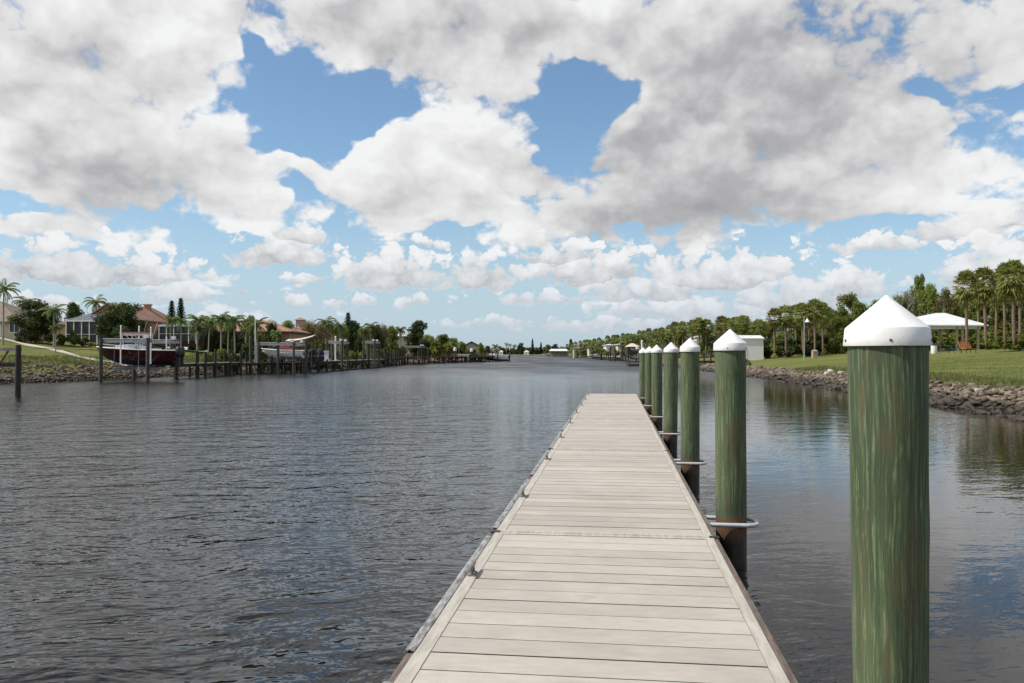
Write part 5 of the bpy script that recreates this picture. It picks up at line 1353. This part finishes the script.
pier('timber_dock', 'faint dock line beyond the white boat on the far right bank', (px_x(571, 560), 560), (px_x(589, 400), 400), 2.5, 1.1, row_posts(12, 2.1, (-1,), .8), 'pale_timber', wide=.25)
pier('timber_dock', 'dark railed jetty seen between the second and third piles', (px_x(690, 112), 112), (px_x(716, 111), 111), 1.6, 1.1, [(f, s, 2.05, -1) for f in (.05, .3, .55, .8, .98) for s in (-1, 1)], 'dark_timber', rail=.9, wide=.06)
# sabal palms: by the pavilion
G3 = 'cabbage palms standing by the pavilion'
for px, t_, Yp, w, l in ((967, 274, 74, 25, 'cabbage palm with a slim trunk in front of the pavilion roof end'), (986, 271, 77, 27, 'cabbage palm with a thick brown trunk right of the orange bench'), (1005, 267, 79, 25, 'tall cabbage palm left of the rightmost trunks'), (1014, 264, 73, 30, 'tallest cabbage palm near the right picture edge'),
                         (1027, 268, 76, 28, 'cabbage palm cut by the right picture edge'), (996, 277, 90, 22, 'shorter cabbage palm behind the right group'), (978, 283, 96, 20, 'cabbage palm farthest back behind the pavilion end'), (1040, 262, 70, 30, 'cabbage palm just beyond the right picture edge'), (1020, 276, 88, 24, 'cabbage palm behind the two rightmost trunks')):
    P_('sabal', px, t_, Yp, l, G3, w)
G4 = 'cabbage palms of the middle group by the lamp post'
for px, t_, Yp, w, l in ((774.5, 310, 108, 17, 'leftmost cabbage palm of the middle group'), (786, 307.5, 110, 19, 'second cabbage palm from the left in the middle group'), (796, 307, 113, 18, 'cabbage palm left of the lamp post'), (803, 305, 104, 18, 'cabbage palm right behind the lamp post'), (815, 301.5, 103, 20, 'tallest cabbage palm of the middle group'), (823, 304, 108, 18, 'rightmost cabbage palm of the middle group'), (809, 309, 116, 16, 'cabbage palm at the back of the middle group')):
    P_('sabal', px, t_, Yp, l, G4, w)
# woodland edge behind the right lawn
G5 = 'trees of the woodland behind the right lawn'
W_ = [(756, 322, 128, 26, 'dark', 'dark tree above the white shed roof'), (770, 322, 124, 26, 'green', 'green tree right of the white shed'), (790, 318, 126, 30, 'green', 'green tree behind the left of the middle palms'), (809, 314, 128, 32, 'olive', 'olive tree behind the lamp post'), (830, 310, 122, 36, 'green', 'round green tree right of the middle palms'),
      (848, 295.5, 134, 34, 'green', 'tall green tree left of the nearest pile cap'), (862, 303, 124, 36, 'green', 'green tree just behind the nearest pile cap edge'), (880, 303, 128, 38, 'green', 'green tree hidden by the nearest pile cap'), (898, 299, 126, 30, 'green', 'green tree over the right slope of the nearest cap'), (908, 291, 132, 26, 'olive', 'thin olive tree right of the nearest cap'),
      (919, 277, 138, 20, 'green', 'tallest slender tree rising above the woodland'), (930, 288, 126, 32, 'green', 'green tree above the pavilion left slope'), (946, 290, 122, 34, 'olive', 'olive tree above the pavilion roof'), (960, 293, 128, 32, 'green', 'green tree above the pavilion right slope'), (980, 294, 124, 36, 'green', 'green tree behind the palms by the bench'),
      (1002, 292, 122, 38, 'green', 'green tree behind the right palm group'), (1022, 290, 120, 38, 'dark', 'dark tree behind the rightmost trunks'), (1044, 288, 118, 40, 'green', 'green tree past the right picture edge'), (840, 318, 116, 30, 'green', 'low green tree right of the tan pillar')]
for px, t_, Yp, w, k_, l in W_: P_(k_, px, t_, Yp, l, G5, w)
P_('bare', 901, 286, 118, 'bare branched tree beside the nearest pile cap', wpx=24)
P_('yshrub', 910, 304, 112, 'yellow green bush above the left of the pavilion roof', wpx=14)
G6 = 'undergrowth bushes at the foot of the right woodland'
kk = 0
for px in range(766, 1050, 13):
    Yp = R.uniform(112, 118); t_ = R.uniform(327, 336) if px < 905 else R.uniform(322, 334); kk += 1
    P_(R.choice(['dshrub', 'shrub', 'shrub', 'yshrub']), px + R.uniform(-3, 3), t_, Yp, 'undergrowth bush in the dark line at the foot of the right woodland', G6, R.uniform(20, 27))
for px, t_, Yp, w, k_, l in ((990, 337, 84, 20, 'yshrub', 'yellow green bush right of the orange bench'), (1005, 333, 80, 22, 'yshrub', 'yellow green bush below the tall cabbage palms'), (1020, 330, 76, 24, 'yshrub', 'highest yellow green bush at the right picture edge'), (980, 339, 90, 18, 'shrub', 'low green bush behind the bench'),
                             (1012, 336, 88, 24, 'shrub', 'green bush behind the yellow green bushes'), (746, 358, 92, 8, 'shrub', 'small bright bush by the water right of the second pile'), (749, 361, 88, 8, 'yshrub', 'small yellow green tuft at the stones right of the second pile'), (1036, 330, 74, 24, 'yshrub', 'yellow green bush beyond the right picture edge')):
    P_(k_, px, t_, Yp, l, 'bushes on the right lawn', w)
# row of palms running away along the right bank
row = [(762, 128, 321), (735, 142, 317), (715, 158, 319), (692, 176, 320), (665, 205, 327), (640, 250, 331), (620, 305, 335), (600, 375, 338), (580, 440, 341.5), (566, 700, 344.5)]
def interp_row(px):
    for (a, ya, ta), (b, yb_, tb) in zip(row[:-1], row[1:]):
        if b <= px <= a: f = (a - px) / (a - b); return ya + (yb_ - ya) * f, ta + (tb - ta) * f
    return row[-1][1:]
G7 = 'cabbage palms in the long row receding along the right bank'
px = 758.0
while px > 566:
    Yp, t_ = interp_row(px); w = 2600 / Yp
    if R.random() < .16: px -= w * .35; continue
    P_('sabal', px, t_ + R.uniform(-2.0, 2.6) * 130 / Yp, Yp + R.uniform(-6, 6), 'cabbage palm in the long row receding along the right bank towards the far houses', G7, w * R.uniform(.75, 1.1) * .95)
    px -= w * R.uniform(.3, .75)
for px, t_, w, l in ((691, 317, 15, 'dark palm rising above the long row over the third pile'), (733, 317, 14, 'feathery palm above the tip of the second pile cap'), (760, 321, 15, 'dark feathery palm above the white shed')):
    Yp = interp_row(px)[0] - 8; P_('queen', px, t_ - 1, Yp, l, None, w)
# masses of far trees read as one wood
def woods(pts, n, lsize, depth, leaf, low=0.0):
    cs, rs = [], []
    for (a, ta, ya), (b, tb, yb_) in zip(pts[:-1], pts[1:]):
        L = math.hypot(px_x(a, ya) - px_x(b, yb_), ya - yb_); k_ = max(3, int(L / (3.2 if ya < 300 else 4.5)))
        for i in range(k_):
            f = (i + R.random()) / k_; y = ya + (yb_ - ya) * f + R.uniform(0, depth); px = a + (b - a) * f; t_ = ta + (tb - ta) * f
            x = px_x(px, ya + (yb_ - ya) * f) * y / (ya + (yb_ - ya) * f); zt = px_z(t_ + R.uniform(0, 2.5) * (120 / y), y); zb = gz(x, y)
            if float(signed_shore(x, y)[0]) < 2.5: continue
            r_ = (zt - zb) * R.uniform(.16, .28); k2 = 6
            for q in range(k2): cs.append((x + R.uniform(-1, 1) * r_ * 1.6, y + R.uniform(-1, 1) * r_, zb + (zt - zb - r_ * .8) * (q / (k2 - 1)) ** .8)); rs.append(r_ * R.uniform(.8, 1.15))
    V = leaf_cloud(cs, rs, n, lsize, .85); link('woods', np_mesh('woods', V, 4, leaf), kind='stuff')
woods([(1060, 300, 140), (960, 303, 140), (880, 306, 142), (830, 316, 140), (765, 326, 140)], 26000, .26, 6, 'green_leaf')
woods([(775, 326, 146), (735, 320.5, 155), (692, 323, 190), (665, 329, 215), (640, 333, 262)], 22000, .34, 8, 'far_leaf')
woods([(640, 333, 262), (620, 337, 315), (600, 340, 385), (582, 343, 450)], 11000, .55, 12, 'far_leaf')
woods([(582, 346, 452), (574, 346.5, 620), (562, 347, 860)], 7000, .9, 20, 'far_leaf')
woods([(585, 345.5, 1290), (545, 347.2, 1290), (515, 347.5, 1290), (490, 348, 1290), (440, 346, 1290)], 26000, 1.5, 40, 'far_leaf')
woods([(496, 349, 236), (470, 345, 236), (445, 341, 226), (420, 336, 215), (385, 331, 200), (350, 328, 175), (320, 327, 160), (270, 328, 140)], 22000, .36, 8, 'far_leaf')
woods([(270, 327, 145), (200, 325, 140), (120, 320, 140), (40, 316, 135), (-60, 312, 130)], 16000, .30, 6, 'dark_leaf')
G8 = 'palms and trees standing on the far shore at the canal bend'
for px, t_, w, k_, l in ((506.5, 341.5, 6, 'queen', 'tallest palm on the far shore right of the left point'), (510, 342.5, 5, 'queen', 'palm close right of the tallest far shore palm'), (514.5, 343.5, 6, 'queen', 'third palm of the far shore group'), (521, 343.5, 9, 'dark', 'round dark tree at the middle of the far shore'),
                         (532.5, 338.5, 3.2, 'norfolk', 'thin pointed conifer standing out on the far shore'), (541, 342, 3, 'norfolk', 'smaller pointed conifer right of the thin one'), (548, 345, 9, 'green', 'low tree left of the long boathouse'), (571, 339.5, 6, 'dark', 'dark tree crown over the distant houses'), (555, 344.5, 9, 'dark', 'dark tree behind the long boathouse'), (500, 346.5, 7, 'dark', 'dark tree at the left end of the far shore')):
    P_(k_, px, t_, 1275 if px < 560 else 640, l, G8, w)
for a, b, l in ((499, 503, 'white house at the left end of the far shore'), (524, 529, 'white house right of the round dark tree on the far shore')):
    house('canal_house', l, px_x(a, 1262), px_x(b, 1262), 1262, 1270, 1, px_z(351.6, 1262), px_z(350.2, 1262), 'white', 'roof_white', windows=[(1.5, 3, .8, 2)])

woods([(1060, 334, 124), (900, 336, 122), (770, 338, 120)], 26000, .26, 3, 'green_leaf')
woods([(-60, 332, 140), (120, 334, 136), (200, 338, 132), (300, 339, 140), (345, 341, 168)], 48000, .32, 4, 'dark_leaf')
woods([(496, 349.5, 1285), (540, 350, 1285)], 5000, 1.6, 20, 'dark_leaf')
for px, t_, w, k_ in ((748, 323, 18, 'green'), (724, 323, 18, 'olive'), (703, 325, 17, 'green'), (680, 328, 15, 'green'), (655, 332, 13, 'olive'), (631, 336.5, 10, 'green'), (611, 339, 8, 'dark'), (592, 342, 7, 'green')):
    P_(k_, px, t_, interp_row(px)[0] + 3, 'leafy broad tree filling the long row of palms on the right bank', 'leafy trees among the long palm row', w)

for px, t_, Yp, w, k_, l in ((577, 348.5, 425, 7, 'shrub', 'green bush before the farthest tan roofed house'), (585, 348, 420, 7, 'dshrub', 'dark bush between the two farthest houses'), (603, 347, 320, 9, 'shrub', 'green bush left of the white two storey house'), (617, 346.5, 292, 8, 'shrub', 'green bush left of the pale house by the black canopy'), (624, 349, 280, 8, 'dshrub', 'dark bush in front of the pale house by the black canopy'), (608, 349.5, 310, 8, 'yshrub', 'yellow green bush at the white two storey house'), (595, 348.5, 380, 8, 'yshrub', 'yellow green bush under the dark roofed far house')):
    P_(k_, px, t_, Yp, l, 'bushes among the far right houses', w)

woods([(1700, 270, 70), (1400, 285, 95), (1200, 292, 115), (1050, 296, 132)], 26000, .3, 8, 'green_leaf')
